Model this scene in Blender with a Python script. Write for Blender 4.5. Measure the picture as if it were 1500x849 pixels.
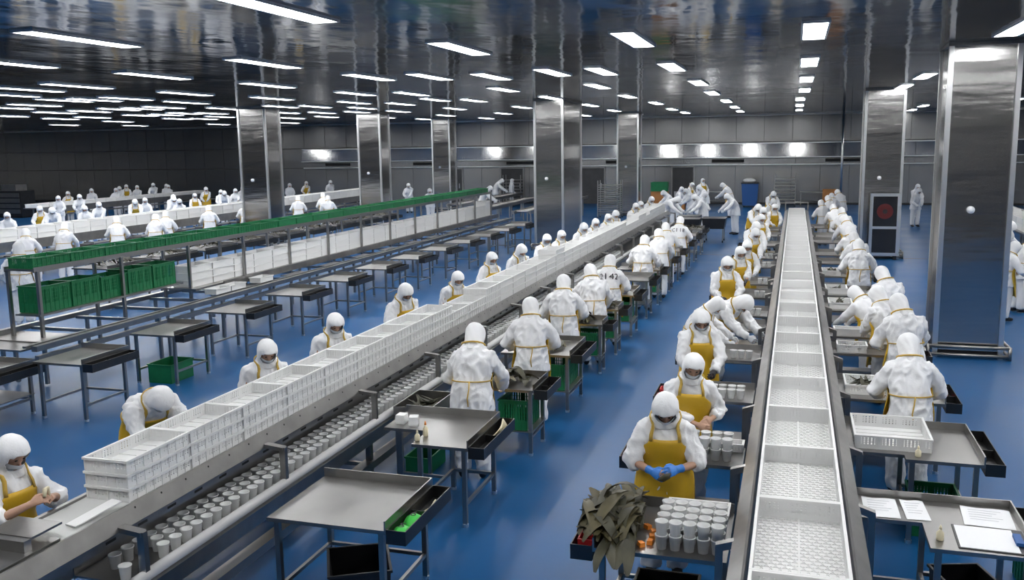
import bpy, math, random
import numpy as np
from mathutils import Vector, Matrix, noise

random.seed(7)
SC = bpy.context.scene
COL = SC.collection
for o in list(bpy.data.objects):
    bpy.data.objects.remove(o, do_unlink=True)

# ------------------------------------------------------------------ camera
FPX, VPX, VPY, NX, CAMH = 1350.0, 1166.0, 206.0, 130.0, 3.6
def set_camera():
    vx, vy = VPX - 750, VPY - 424.5
    ny = (FPX * FPX + vx * NX) / (-vy)
    ydir = Vector((vx, -vy, -FPX)).normalized()      # world +Y seen by the camera
    zdir = -Vector((NX, -ny, -FPX)).normalized()     # world +Z seen by the camera
    xdir = ydir.cross(zdir)
    rot = Matrix((xdir, ydir, zdir))                 # camera -> world
    cam = bpy.data.cameras.new('camera')
    cam.sensor_width = 36.0
    cam.lens = FPX / 1500.0 * 36.0
    cam.clip_end = 300
    ob = bpy.data.objects.new('camera', cam)
    COL.objects.link(ob)
    ob.matrix_world = Matrix.Translation((0, 0, CAMH)) @ rot.to_4x4()
    SC.camera = ob
set_camera()

# ------------------------------------------------------------------ world, exposure
w = bpy.data.worlds.new('world'); SC.world = w
w.use_nodes = True
w.node_tree.nodes['Background'].inputs[0].default_value = (0.6, 0.65, 0.7, 1)
w.node_tree.nodes['Background'].inputs[1].default_value = 0.0
SC.view_settings.view_transform = 'Standard'
SC.view_settings.look = 'None'
SC.view_settings.exposure = 0.15
SC.view_settings.gamma = 1.0
SC.view_settings.use_curve_mapping = False
SC.cycles.max_bounces = 6
SC.cycles.diffuse_bounces = 3
SC.cycles.glossy_bounces = 4
SC.cycles.transmission_bounces = 4
SC.cycles.sample_clamp_indirect = 6.0
LAMP = 28.0        # strength of the ceiling panels

# ------------------------------------------------------------------ materials
MATS = {}
def mat(name, col, rough=0.5, metal=0.0, bump=0.0, bscale=20.0, bstretch=(1, 1, 1), var=0.0, vscale=3.0,
        trans=0.0, emit=0.0, spec=0.5, rvar=0.0, sheen=0.0, bdist=0.01, aniso=0.0):
    if name in MATS:
        return MATS[name]
    m = bpy.data.materials.new(name); m.use_nodes = True
    nt = m.node_tree; N = nt.nodes; L = nt.links
    b = N['Principled BSDF']
    b.inputs['Base Color'].default_value = (*col, 1)
    b.inputs['Roughness'].default_value = rough
    b.inputs['Metallic'].default_value = metal
    b.inputs['Specular IOR Level'].default_value = spec
    tc = N.new('ShaderNodeTexCoord')
    if aniso:
        b.inputs['Anisotropic'].default_value = aniso
        tg = N.new('ShaderNodeTangent'); tg.direction_type = 'RADIAL'; tg.axis = 'Z'
        L.new(tg.outputs[0], b.inputs['Tangent'])
    if sheen:
        b.inputs['Sheen Weight'].default_value = sheen
    if emit:
        b.inputs['Emission Color'].default_value = (*col, 1)
        b.inputs['Emission Strength'].default_value = emit
    if bump:
        mp = N.new('ShaderNodeMapping'); mp.inputs['Scale'].default_value = bstretch
        nz = N.new('ShaderNodeTexNoise'); nz.inputs['Scale'].default_value = bscale
        nz.inputs['Detail'].default_value = 3
        bp = N.new('ShaderNodeBump'); bp.inputs['Strength'].default_value = bump
        bp.inputs['Distance'].default_value = bdist
        L.new(tc.outputs['Object'], mp.inputs[0]); L.new(mp.outputs[0], nz.inputs['Vector'])
        L.new(nz.outputs['Fac'], bp.inputs['Height']); L.new(bp.outputs[0], b.inputs['Normal'])
    if var or rvar:
        n2 = N.new('ShaderNodeTexNoise'); n2.inputs['Scale'].default_value = vscale
        n2.inputs['Detail'].default_value = 5
        L.new(tc.outputs['Object'], n2.inputs['Vector'])
        if var:
            rmp = N.new('ShaderNodeValToRGB')
            e = rmp.color_ramp.elements
            e[0].position = 0.3; e[1].position = 0.7
            e[0].color = (*[c * (1 - var) for c in col], 1)
            e[1].color = (*[min(1, c * (1 + var)) for c in col], 1)
            L.new(n2.outputs['Fac'], rmp.inputs[0]); L.new(rmp.outputs[0], b.inputs['Base Color'])
        if rvar:
            mr = N.new('ShaderNodeMapRange')
            mr.inputs['From Min'].default_value = 0.3; mr.inputs['From Max'].default_value = 0.7
            mr.inputs['To Min'].default_value = max(0.03, rough - rvar); mr.inputs['To Max'].default_value = rough + rvar
            L.new(n2.outputs['Fac'], mr.inputs['Value']); L.new(mr.outputs[0], b.inputs['Roughness'])
    if trans:
        tr = N.new('ShaderNodeBsdfTranslucent'); tr.inputs[0].default_value = (*col, 1)
        mx = N.new('ShaderNodeMixShader'); mx.inputs[0].default_value = trans
        out = N['Material Output']
        L.new(b.outputs[0], mx.inputs[1]); L.new(tr.outputs[0], mx.inputs[2]); L.new(mx.outputs[0], out.inputs[0])
    MATS[name] = m
    return m

M = {}
M['floor'] = mat('blue_epoxy', (0.006, 0.082, 0.235), 0.36, 0, 0.04, 9, var=0.10, vscale=0.5, rvar=0.05, spec=0.22)
M['ceil'] = mat('dark_mirror_steel', (0.125, 0.128, 0.13), 0.09, 1.0, 0.5, 0.9, (1, .6, 1), bdist=0.04, rvar=0.04, vscale=0.6)
M['wall'] = mat('wall_steel', (0.34, 0.34, 0.335), 0.27, 1.0, 0.10, 1.3, (1, 1, 0.6), bdist=0.02)
M['hood'] = mat('hood_steel', (0.60, 0.60, 0.60), 0.16, 1.0, 0.22, 1.1, (1, 1, 0.04), bdist=0.03)
M['colsteel'] = mat('column_steel', (0.44, 0.435, 0.43), 0.19, 1.0, 0.40, 1.0, (0.35, 0.35, 2.2), bdist=0.02, aniso=0.95)
M['trim'] = mat('bright_trim', (0.86, 0.87, 0.88), 0.28, 1.0)
M['steel'] = mat('brushed_steel', (0.36, 0.355, 0.345), 0.32, 1.0, 0.06, 30, (1, 8, 1), var=0.12, vscale=4)
M['topsteel'] = mat('table_top_steel', (0.36, 0.355, 0.345), 0.36, 1.0, 0.015, 8, var=0.10, vscale=3, rvar=0.06)
M['legsteel'] = mat('tube_steel', (0.36, 0.355, 0.345), 0.36, 1.0)
M['darksteel'] = mat('dark_steel', (0.085, 0.086, 0.088), 0.40, 1.0, var=0.1)
M['belt'] = mat('conveyor_belt', (0.55, 0.56, 0.55), 0.55, 0)
M['slot'] = mat('black_slot', (0.012, 0.012, 0.012), 0.7)
M['crate'] = mat('white_plastic', (0.90, 0.905, 0.90), 0.42, 0, trans=0.14, spec=0.35)
M['rail'] = mat('pale_plastic', (0.60, 0.60, 0.60), 0.35, 0)
M['cup'] = mat('clear_plastic', (0.90, 0.905, 0.905), 0.2, 0, trans=0.42)
M['cupdark'] = mat('dark_filling', (0.03, 0.028, 0.025), 0.6)
M['green'] = mat('green_plastic', (0.008, 0.155, 0.055), 0.42, 0, var=0.15, vscale=6)
M['cloth'] = mat('white_cotton', (0.83, 0.84, 0.86), 0.85, 0, 0.25, 55, sheen=0.2, spec=0.2)
M['hoodcloth'] = mat('white_hood_cotton', (0.86, 0.87, 0.885), 0.85, 0, 0.2, 60, sheen=0.2, spec=0.2)
M['mask'] = mat('mask_paper', (0.70, 0.74, 0.79), 0.8, 0, 0.2, 80, (0.2, 0.2, 3))
M['apron'] = mat('yellow_vinyl', (0.62, 0.38, 0.018), 0.42, 0, 0.1, 20, var=0.08, vscale=6)
M['skin'] = mat('skin', (0.50, 0.30, 0.21), 0.55, 0, 0.1, 90, var=0.06, vscale=12)
M['eye'] = mat('dark_eye', (0.02, 0.015, 0.012), 0.25)
M['tie'] = mat('tan_yellow_tape', (0.55, 0.36, 0.06), 0.6)
M['glove_blue'] = mat('blue_nitrile', (0.035, 0.20, 0.62), 0.4, 0, 0.15, 70)
M['glove_white'] = mat('white_glove', (0.74, 0.76, 0.78), 0.6, 0, 0.15, 70)
M['glove_black'] = mat('black_glove', (0.03, 0.03, 0.035), 0.5)
M['shoe'] = mat('black_rubber', (0.015, 0.015, 0.017), 0.5)
M['shoew'] = mat('white_rubber', (0.65, 0.66, 0.68), 0.5)
M['leaf'] = mat('dried_leaf', (0.046, 0.044, 0.024), 0.5, 0, 0.3, 30, (1, 0.1, 1), var=0.4, vscale=5)
M['leaf2'] = mat('olive_leaf', (0.080, 0.068, 0.030), 0.5, 0, 0.3, 30, (1, 0.1, 1), var=0.35, vscale=5)
M['red'] = mat('red_plastic', (0.50, 0.025, 0.03), 0.45)
M['orange'] = mat('orange_plastic', (0.75, 0.24, 0.03), 0.5, var=0.1)
M['brown'] = mat('brown_carton', (0.40, 0.17, 0.05), 0.7, var=0.15)
M['bluecart'] = mat('blue_plastic', (0.02, 0.10, 0.32), 0.5)
M['black'] = mat('black_plastic', (0.018, 0.018, 0.02), 0.4)
M['lime'] = mat('lime_packet', (0.06, 0.62, 0.08), 0.35, 0, 0.3, 30)
M['paper'] = mat('paper', (0.82, 0.83, 0.85), 0.8)
M['ink'] = mat('black_ink', (0.03, 0.03, 0.035), 0.7)
M['greyink'] = mat('grey_ink', (0.40, 0.42, 0.45), 0.8)
M['cream'] = mat('cream_plastic', (0.75, 0.68, 0.48), 0.5)
M['glassdark'] = mat('dark_cabinet_glass', (0.02, 0.02, 0.022), 0.08)
M['floorline'] = mat('tan_line', (0.22, 0.17, 0.10), 0.5)
M['lamp'] = mat('lamp_diffuser', (1.0, 1.0, 1.0), 0.5, emit=LAMP)
M['lampframe'] = mat('lamp_frame', (0.8, 0.8, 0.8), 0.4)
M['yellow'] = mat('yellow_helmet', (0.7, 0.4, 0.02), 0.4)

# ------------------------------------------------------------------ mesh helpers
class MB:
    def __init__(s):
        s.v = []; s.f = []
    def quad(s, *p):
        n = len(s.v); s.v += [tuple(q) for q in p]; s.f.append(tuple(range(n, n + len(p)))); return s
    def box(s, x0, x1, y0, y1, z0, z1):
        n = len(s.v)
        s.v += [(x0, y0, z0), (x1, y0, z0), (x1, y1, z0), (x0, y1, z0), (x0, y0, z1), (x1, y0, z1), (x1, y1, z1), (x0, y1, z1)]
        s.f += [tuple(n + i for i in q) for q in ((0, 3, 2, 1), (4, 5, 6, 7), (0, 1, 5, 4), (1, 2, 6, 5), (2, 3, 7, 6), (3, 0, 4, 7))]
        return s
    def cbox(s, cx, cy, z0, sx, sy, sz):
        return s.box(cx - sx / 2, cx + sx / 2, cy - sy / 2, cy + sy / 2, z0, z0 + sz)
    def bar(s, a, b, wd, ht, up=(0, 0, 1)):
        a = Vector(a); b = Vector(b); d = (b - a).normalized(); up = Vector(up)
        if abs(d.dot(up)) > 0.95: up = Vector((1, 0, 0))
        r = d.cross(up).normalized() * wd / 2; u = r.cross(d).normalized() * ht / 2
        n = len(s.v)
        for c in (a, b):
            s.v += [tuple(c - r - u), tuple(c + r - u), tuple(c + r + u), tuple(c - r + u)]
        s.f += [tuple(n + i for i in q) for q in ((0, 3, 2, 1), (4, 5, 6, 7), (0, 1, 5, 4), (1, 2, 6, 5), (2, 3, 7, 6), (3, 0, 4, 7))]
        return s
    def loft(s, rings, cap0=True, cap1=True, closed=True):
        n = len(s.v); k = len(rings[0])
        for r in rings: s.v += [tuple(p) for p in r]
        for i in range(len(rings) - 1):
            for j in range(k if closed else k - 1):
                a = n + i * k + j; b = n + i * k + (j + 1) % k
                s.f.append((a, b, b + k, a + k))
        if cap0: s.f.append(tuple(n + j for j in reversed(range(k))))
        if cap1: s.f.append(tuple(n + (len(rings) - 1) * k + j for j in range(k)))
        return s
    def tube(s, pts, rad, k=10):
        pts = [Vector(p) for p in pts]
        if not isinstance(rad, (list, tuple)): rad = [rad] * len(pts)
        ref = Vector((0.3, 0.2, 1)).normalized(); rings = []
        for i, p in enumerate(pts):
            t = (pts[min(i + 1, len(pts) - 1)] - pts[max(i - 1, 0)]).normalized()
            u = t.cross(ref)
            if u.length < 1e-3: u = t.cross(Vector((1, 0, 0)))
            u.normalize(); v = t.cross(u)
            rr = rad[i]
            ra, rb = rr if isinstance(rr, (list, tuple)) else (rr, rr)
            rings.append([p + u * ra * math.cos(2 * math.pi * j / k) + v * rb * math.sin(2 * math.pi * j / k) for j in range(k)])
        return s.loft(rings)
    def cyl(s, a, b, r, k=10, r2=None):
        return s.tube([a, b], [r, r if r2 is None else r2], k)
    def ell(s, c, r, R=None, nu=14, nv=9):
        rings = []
        c = Vector(c)
        for i in range(1, nv):
            th = math.pi * i / nv
            ring = []
            for j in range(nu):
                ph = 2 * math.pi * j / nu
                p = Vector((r[0] * math.sin(th) * math.cos(ph), r[1] * math.sin(th) * math.sin(ph), -r[2] * math.cos(th)))
                if R is not None: p = R @ p
                ring.append(c + p)
            rings.append(ring)
        return s.loft(rings)
    def mesh(s, name):
        me = bpy.data.meshes.new(name); me.from_pydata(s.v, [], s.f); me.update(); return me

def setmat(me, m):
    me.materials.clear(); me.materials.append(M[m] if isinstance(m, str) else m); return me
def smooth(me, on=True):
    me.polygons.foreach_set('use_smooth', [on] * len(me.polygons)); me.update(); return me
def link(name, me, parent=None, loc=None, rz=None):
    o = bpy.data.objects.new(name, me); COL.objects.link(o)
    if parent is not None: o.parent = parent
    if loc is not None: o.location = loc
    if rz is not None: o.rotation_euler = (0, 0, rz)
    return o
def build(name, mb, m, parent=None, loc=None, rz=None, sm=False):
    me = setmat(mb.mesh(name), m)
    if sm: smooth(me)
    return link(name, me, parent, loc, rz)
CACHE = {}
def shared(key, fn, m, sm=False):
    k = (key, m)
    if k not in CACHE:
        me = setmat(fn().mesh(key), m)
        if sm: smooth(me)
        CACHE[k] = me
    return CACHE[k]
def tag(o, label=None, cat=None, group=None, kind=None):
    if label: o['label'] = label
    if cat: o['category'] = cat
    if group: o['group'] = group
    if kind: o['kind'] = kind
    return o
def thing(name, label, cat, loc=(0, 0, 0), rz=0.0, group=None, sc=None):
    o = bpy.data.objects.new(name, None); COL.objects.link(o)
    o.empty_display_size = 0.1
    o.location = loc; o.rotation_euler = (0, 0, rz)
    if sc: o.scale = (sc, sc, sc)
    return tag(o, label, cat, group)
def struct(name, mb, m):
    return tag(build(name, mb, m), kind='structure')
def remesh(mb, voxel, smooth_it=2, wrinkle=0.0, seed=0, wscale=7.0):
    me = mb.mesh('tmp'); o = bpy.data.objects.new('tmp', me); COL.objects.link(o)
    r = o.modifiers.new('r', 'REMESH'); r.mode = 'VOXEL'; r.voxel_size = voxel
    if smooth_it:
        s = o.modifiers.new('s', 'SMOOTH'); s.factor = 0.5; s.iterations = smooth_it
    dg = bpy.context.evaluated_depsgraph_get()
    out = bpy.data.meshes.new_from_object(o.evaluated_get(dg))
    bpy.data.objects.remove(o, do_unlink=True); bpy.data.meshes.remove(me)
    if wrinkle:
        n = len(out.vertices)
        co = np.empty(n * 3); nr = np.empty(n * 3)
        out.vertices.foreach_get('co', co); out.vertices.foreach_get('normal', nr)
        co = co.reshape(-1, 3); nr = nr.reshape(-1, 3)
        d = np.empty(n)
        for i in range(n):
            x, y, z = co[i]
            a = noise.noise(Vector((x * wscale + seed, y * wscale, z * wscale * 0.55 + x * 3)))
            b = noise.noise(Vector((x * wscale * 2.3, y * wscale * 2.3 + seed, z * wscale * 1.6 - x * 5)))
            d[i] = (1 - 2.2 * abs(a)) * 0.65 + (1 - 2.2 * abs(b)) * 0.35 - 0.35
        co += nr * (d * wrinkle)[:, None]
        out.vertices.foreach_set('co', co.ravel()); out.update()
    return smooth(out)

# ------------------------------------------------------------------ people
def sst(t):
    t = max(0.0, min(1.0, t)); return t * t * (3 - 2 * t)
COAT = [(0.74, .235, .175, 0.0), (0.84, .228, .168, 0.0), (0.95, .212, .155, 0.0), (1.06, .190, .138, 0.0), (1.10, .192, .140, 0.0), (1.20, .212, .152, .004),
        (1.30, .210, .148, .004), (1.365, .186, .128, 0.0), (1.415, .142, .106, -.004), (1.46, .106, .090, -.004)]
def coat_at(z):
    s = COAT
    if z <= s[0][0]:
        return (s[0][1] + (s[0][0] - z) * .06, s[0][2] + (s[0][0] - z) * .10, 0.0)
    for a, b in zip(s, s[1:]):
        if z <= b[0]:
            t = (z - a[0]) / (b[0] - a[0]); return tuple(a[i] + (b[i] - a[i]) * t for i in (1, 2, 3))
    return s[-1][1:]

class Pose:
    def __init__(s, theta=15, phi=25, wr=(0.12, 0.36, 1.0), wl=(-0.12, 0.36, 1.0), sleeve=0.97, stance=0.0, er=None, el=None, twist=0.0):
        s.th = math.radians(theta); s.ph = math.radians(phi); s.wr = wr; s.wl = wl; s.sleeve = sleeve; s.stance = stance
        s.tw = math.radians(twist)
        zs = np.linspace(0.86, 1.80, 190); y, z = 0.0, 0.86
        s.tab = []
        for i, q in enumerate(zs):
            a = s.ang(q)
            s.tab.append((q, y, z, a))
            dz = zs[1] - zs[0]
            y += math.sin(a) * dz; z += math.cos(a) * dz
    def ang(s, z):
        return s.th * sst((z - .86) / .38) + s.ph * sst((z - 1.40) / .14)
    def bend(s, p):
        x, y, z = p
        if z <= 0.86: return Vector((x, y, z))
        i = min(len(s.tab) - 1, int((z - .86) / (1.80 - .86) * 189)); q, sy, sz, a = s.tab[i]
        e = z - q
        ca, sa = math.cos(a), math.sin(a)
        k = s.tw * sst((z - .95) / .35)
        x, y = x * math.cos(k) - y * math.sin(k), x * math.sin(k) + y * math.cos(k)
        return Vector((x, sy + y * ca + e * sa, sz - y * sa + e * ca))

def ring(P, z, hw, hd, yc, k=22, pw=0.88):
    out = []
    for j in range(k):
        a = 2 * math.pi * j / k
        c, s_ = math.cos(a), math.sin(a)
        out.append(P.bend((hw * math.copysign(abs(c) ** pw, c), yc + hd * math.copysign(abs(s_) ** pw, s_), z)))
    return out

def arm_points(P, side):
    sh = P.bend((side * .178, 0.0, 1.335))
    wr = Vector(P.wr if side > 0 else P.wl)
    L1, L2 = .285, .255
    d = wr - sh
    if d.length > (L1 + L2) * .985:
        wr = sh + d.normalized() * (L1 + L2) * .985; d = wr - sh
    a = (L1 * L1 - L2 * L2 + d.length_squared) / (2 * d.length)
    h = math.sqrt(max(0.0, L1 * L1 - a * a))
    pole = Vector((side * .75, -.45, -.55)); n = d.normalized()
    pole = (pole - n * pole.dot(n)).normalized()
    el = sh + n * a + pole * h
    return sh, el, wr

def hand(mb, wr, el, side, fat=1.0, curl=0.55, k=7):
    d = (wr - el).normalized()
    inward = Vector((-side, 0.15, -0.35)); n = (inward - d * inward.dot(d)).normalized()   # palm faces inwards
    l = d.cross(n).normalized()
    up = l if l.z > 0 else -l                      # thumb side is up
    w_ = .040 * fat; t = .015 * fat
    def sec(p, a, b): return [p + up * a * math.cos(2 * math.pi * j / 10) + n * b * math.sin(2 * math.pi * j / 10) for j in range(10)]
    mb.loft([sec(wr - d * .03, .027 * fat, .020 * fat), sec(wr + d * .015, .031 * fat, .019 * fat), sec(wr + d * .055, w_, t * 1.1), sec(wr + d * .092, w_ * .98, t)])
    lens = (.068, .078, .073, .058)
    for i in range(4):
        b = wr + d * (.084 - .006 * abs(i - 1.3)) + up * (.030 - .020 * i) * fat
        L = lens[i]; ang = 0.25; pts = [b]; q = b; dd = d + up * (.10 - .07 * i)
        for s_ in (.45, .32, .25):
            ang += curl * .75
            q = q + (dd * math.cos(ang) + n * math.sin(ang)).normalized() * L * s_ * 1.05
            pts.append(q)
        mb.tube(pts, [.0092 * fat, .0088 * fat, .0080 * fat, .0062 * fat], k)
    b = wr + d * .025 + up * .026 * fat
    mb.tube([b, b + d * .022 + up * .022 + n * .008, b + d * .050 + up * .026 + n * .022, b + d * .068 + up * .016 + n * .034], [.013 * fat, .0115 * fat, .010 * fat, .007 * fat], k)

def person_meshes(P, hi, seed=0, glove=None):
    """returns dict of part meshes for a pose"""
    out = {}
    # -------- body: one continuous surface
    b = MB()
    sec = [(.84, .150, .105), (.95, .150, .10), (1.08, .135, .095), (1.22, .152, .105), (1.33, .158, .095), (1.39, .135, .078), (1.43, .075, .062), (1.47, .056, .060), (1.53, .052, .058)]
    b.loft([ring(P, z, a, c, 0.0, 16, 1.0) for z, a, c in sec])
    hc = 1.585
    def H(p): return P.bend(p)
    rings = []
    for i in range(1, 12):
        th = math.pi * i / 12
        z = hc - .118 * math.cos(th); r = math.sin(th)
        jaw = 1.0 if z > hc - .02 else 1.0 - .9 * (hc - .02 - z)
        rings.append([H((.077 * r * jaw * math.cos(a), .012 + .097 * r * math.sin(a) * (1.0 if math.sin(a) < 0 else .95), z)) for a in [2 * math.pi * j / 18 for j in range(18)]])
    b.loft(rings)
    b.tube([H((0, .088, hc + .005)), H((0, .112, hc - .030)), H((0, .098, hc - .040))], [.008, .014, .008], 8)     # nose
    b.ell(H((0, .088, hc - .070)), (.024, .012, .010))                                                             # mouth
    for s_ in (-1, 1): b.ell(H((s_ * .080, .0, hc - .012)), (.010, .022, .032))                                    # ears
    arms = {}
    for s_ in (-1, 1):
        sh, el, wr = arm_points(P, s_); arms[s_] = (sh, el, wr)
        b.tube([P.bend((s_ * .10, 0, 1.36)), sh, sh.lerp(el, .5), el, el.lerp(wr, .45), wr], [.05, .050, .043, .036, .036, .024], 10)
        hand(b, wr, el, s_, 1.0)
        x = s_ * .10
        b.tube([(x * .9, 0, .88), (x, .01, .70), (x * 1.05, .02, .47), (x * 1.08, -.005, .30), (x * 1.08, -.015, .09)], [.085, .078, .055, .052, .038], 10)
        b.tube([(x * 1.08, -.05, .045), (x * 1.12, .06, .04), (x * 1.16, .15, .03)], [.035, .036, .026], 8)
    out['body'] = setmat(remesh(b, .0075 if hi else .016, 1), 'skin')
    # -------- coat
    c = MB()
    c.loft([ring(P, *q) for q in COAT])
    for s_ in (-1, 1):
        sh, el, wr = arms[s_]
        e = P.sleeve
        end = el.lerp(wr, e)
        inner = P.bend((s_ * .10, 0.0, 1.36))
        pts = [inner, sh, sh.lerp(el, .5), el, el.lerp(end, .5), el.lerp(end, .85), end]
        c.tube(pts, [.070, .080, .080, .072, .064, .056, .052], 14)
    out['coat'] = setmat(remesh(c, .0125 if hi else .022, 3 if hi else 2, .040 if hi else .022, seed, 6.0), 'cloth')
    # -------- trousers
    t = MB()
    t.loft([ring(P, z, a, d_, 0, 20, 1.0) for z, a, d_ in ((.76, .19, .135), (.90, .185, .135), (1.0, .165, .12))])
    for s_ in (-1, 1):
        x = s_ * .10
        t.tube([(x * .95, 0, .86), (x * 1.02, .01, .70), (x * 1.08, .02, .47), (x * 1.1, 0, .28), (x * 1.1, -.015, .12), (x * 1.1, -.015, .085)], [.115, .112, .092, .088, .082, .078], 14)
    out['trousers'] = setmat(remesh(t, .014 if hi else .024, 2, .034 if hi else .016, seed + 5, 6.0), 'cloth')
    # -------- hood: shell with a face opening
    K = 44 if hi else 24
    hs = [(1.40, .135, .112, -.005), (1.43, .122, .106, -.002), (1.46, .102, .100, .0), (1.49, .094, .104, .004), (1.52, .098, .112, .006), (1.55, .101, .117, .008), (1.575, .104, .121, .008), (1.60, .106, .124, .008),
          (1.625, .106, .124, .007), (1.65, .102, .119, .005), (1.675, .091, .107, .003), (1.70, .070, .084, .0), (1.715, .045, .055, .0), (1.722, .018, .022, .0)]
    h = MB(); rings = []
    for z, a, d_, yc in hs:
        rr = []
        for j in range(K):
            an = 2 * math.pi * j / K
            wob = 1 + (.02 * math.sin(an * 9 + seed + z * 40) + .015 * math.sin(an * 5 - seed)) * (1 if z > 1.48 else 2)
            fr = .89 if (math.sin(an) > .3 and 1.47 < z < 1.63) else 1.0
            rr.append(P.bend((a * wob * math.cos(an), yc + d_ * wob * fr * math.sin(an), z)))
        rings.append(rr)
    n0 = len(h.v)
    for rr in rings: h.v += [tuple(q) for q in rr]
    for i in range(len(rings) - 1):
        zc = (hs[i][0] + hs[i + 1][0]) / 2
        for j in range(K):
            an = 2 * math.pi * (j + .5) / K
            dev = abs((an - math.pi / 2 + math.pi) % (2 * math.pi) - math.pi)
            lim = math.radians(54) * math.sqrt(max(0, 1 - ((zc - 1.566) / .086) ** 2)) if abs(zc - 1.566) < .086 else 0
            if dev < lim: continue
            a = i * K + j; bb = i * K + (j + 1) % K
            h.f.append((a, bb, bb + K, a + K))
    h.f.append(tuple((len(rings) - 1) * K + j for j in range(K)))
    me = h.mesh('hood')
    o = bpy.data.objects.new('tmp', me); COL.objects.link(o)
    sd = o.modifiers.new('s', 'SOLIDIFY'); sd.thickness = .006; sd.offset = 1
    if hi:
        ss = o.modifiers.new('ss', 'SUBSURF'); ss.levels = 1; ss.render_levels = 1
    me2 = bpy.data.meshes.new_from_object(o.evaluated_get(bpy.context.evaluated_depsgraph_get()))
    bpy.data.objects.remove(o, do_unlink=True)
    out['hood'] = setmat(smooth(me2), 'hoodcloth')
    # -------- mask
    mk = MB(); rows = []
    for i in range(6):
        z = hc - .098 + .016 * i
        th = math.acos(max(-1, min(1, -(z - hc) / .125))); r = math.sin(th)
        bulge = .018 * math.exp(-((i - 3.2) / 1.6) ** 2)
        rows.append([P.bend((.084 * r * math.sin(a), .022 + (.102 * r + bulge * math.cos(a) ** 6) * math.cos(a), z)) for a in [math.radians(-80 + 160 * j / 14) for j in range(15)]])
    mk.loft(rows, False, False, False)
    out['face_mask'] = setmat(smooth(mk.mesh('face_mask')), 'mask')
    if hi:
        for s_ in (-1, 1):
            out['eye%d' % s_] = setmat(smooth(MB().ell(H((s_ * .031, .097, hc + .010)), (.014, .007, .006), None, 10, 6).mesh('eye')), 'eye')
    # -------- apron (patch of the coat surface, standing off it) and straps
    def S(z, phi, off):
        hw, hd, yc = coat_at(z)
        c_, s2 = math.sin(phi), math.cos(phi)
        pw = .88
        return P.bend(((hw + off) * math.copysign(abs(c_) ** pw, c_), yc + (hd + off) * math.copysign(abs(s2) ** pw, s2), z))
    ap = MB(); rows = []
    zz = [1.33, 1.29, 1.24, 1.18, 1.12, 1.07, 1.02, .96, .89, .82, .74, .66, .58, .52]
    for i, z in enumerate(zz):
        half = math.radians(30 + 58 * sst((1.33 - z) / .22)) if z > 1.0 else math.radians(88 - 22 * sst((1.0 - z) / .5))
        row = []
        for j in range(17):
            u = -1 + 2 * j / 16
            wv = .006 * math.sin(u * 9 + seed) * sst((1.1 - z) / .4) + .010 * math.sin(u * 5 + seed * 2) * sst((1.0 - z) / .4)
            row.append(S(z, u * half, .026 + wv))
        rows.append(row)
    ap.loft(rows, False, False, False)
    me = ap.mesh('apron'); o = bpy.data.objects.new('tmp', me); COL.objects.link(o)
    sd = o.modifiers.new('s', 'SOLIDIFY'); sd.thickness = .005
    out['apron'] = setmat(smooth(bpy.data.meshes.new_from_object(o.evaluated_get(bpy.context.evaluated_depsgraph_get()))), 'apron')
    bpy.data.objects.remove(o, do_unlink=True)
    def ribbon(pts, wd):
        r = MB(); rows = []
        for i, (z, ph) in enumerate(pts):
            p = S(z, ph, .022); q = pts[min(i + 1, len(pts) - 1)]; q0 = pts[max(i - 1, 0)]
            tdir = (S(q[0], q[1], .022) - S(q0[0], q0[1], .022)).normalized()
            nrm = (S(z, ph, .05) - p).normalized(); lt = tdir.cross(nrm).normalized() * (wd[i] if isinstance(wd, list) else wd) / 2
            rows.append([p - lt - nrm * .004, p + lt - nrm * .004, p + lt + nrm * .006, p - lt + nrm * .006])
        r.loft(rows); return r
    R_ = math.radians
    for s_ in (-1, 1):
        pts = [(1.31, s_ * R_(28)), (1.36, s_ * R_(30)), (1.41, s_ * R_(34)), (1.445, s_ * R_(45))]
        pts += [(1.462, s_ * R_(a)) for a in (65, 90, 115, 140, 165, 181)]
        out['strap%d' % s_] = setmat(smooth(ribbon(pts, [.030] * 4 + [.016] * 6).mesh('strap')), 'tie')
    out['waist_tie'] = setmat(smooth(ribbon([(1.085 - .02 * math.sin((a - 80) / 200 * math.pi), R_(a)) for a in range(80, 285, 10)], .013).mesh('waist_tie')), 'tie')
    out['tie_end'] = setmat(smooth(ribbon([(1.07, R_(178)), (1.0, R_(180)), (.92, R_(183)), (.84, R_(181))], .012).mesh('tie_end')), 'tie')
    # -------- shoes, gloves
    for s_ in (-1, 1):
        x = s_ * .11
        q = MB(); q.tube([(x, -.085, .045), (x, -.05, .055), (x * 1.03, .03, .055), (x * 1.08, .12, .042), (x * 1.1, .175, .036)], [(.030, .036), (.046, .050), (.048, .050), (.047, .038), (.028, .026)], 12)
        q.cyl((x, -.03, .05), (x, -.02, .13), .052, 12)
        out['shoe%d' % s_] = smooth(remesh(q, .014, 1))
        g = MB(); sh, el, wr = arms[s_]
        hand(g, wr, el, s_, 1.16 if hi else 1.25)
        d = (wr - el).normalized()
        g.tube([wr - d * .06, wr - d * .02, wr + d * .02], [.036, .032, .030], 10)
        out['glove%d' % s_] = remesh(g, .0065 if hi else .013, 1)
    out['headtop'] = P.bend((0, 0, 1.722)); out['headc'] = P.bend((0, .01, 1.60)); out['S'] = S; out['arms'] = arms
    return out

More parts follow.
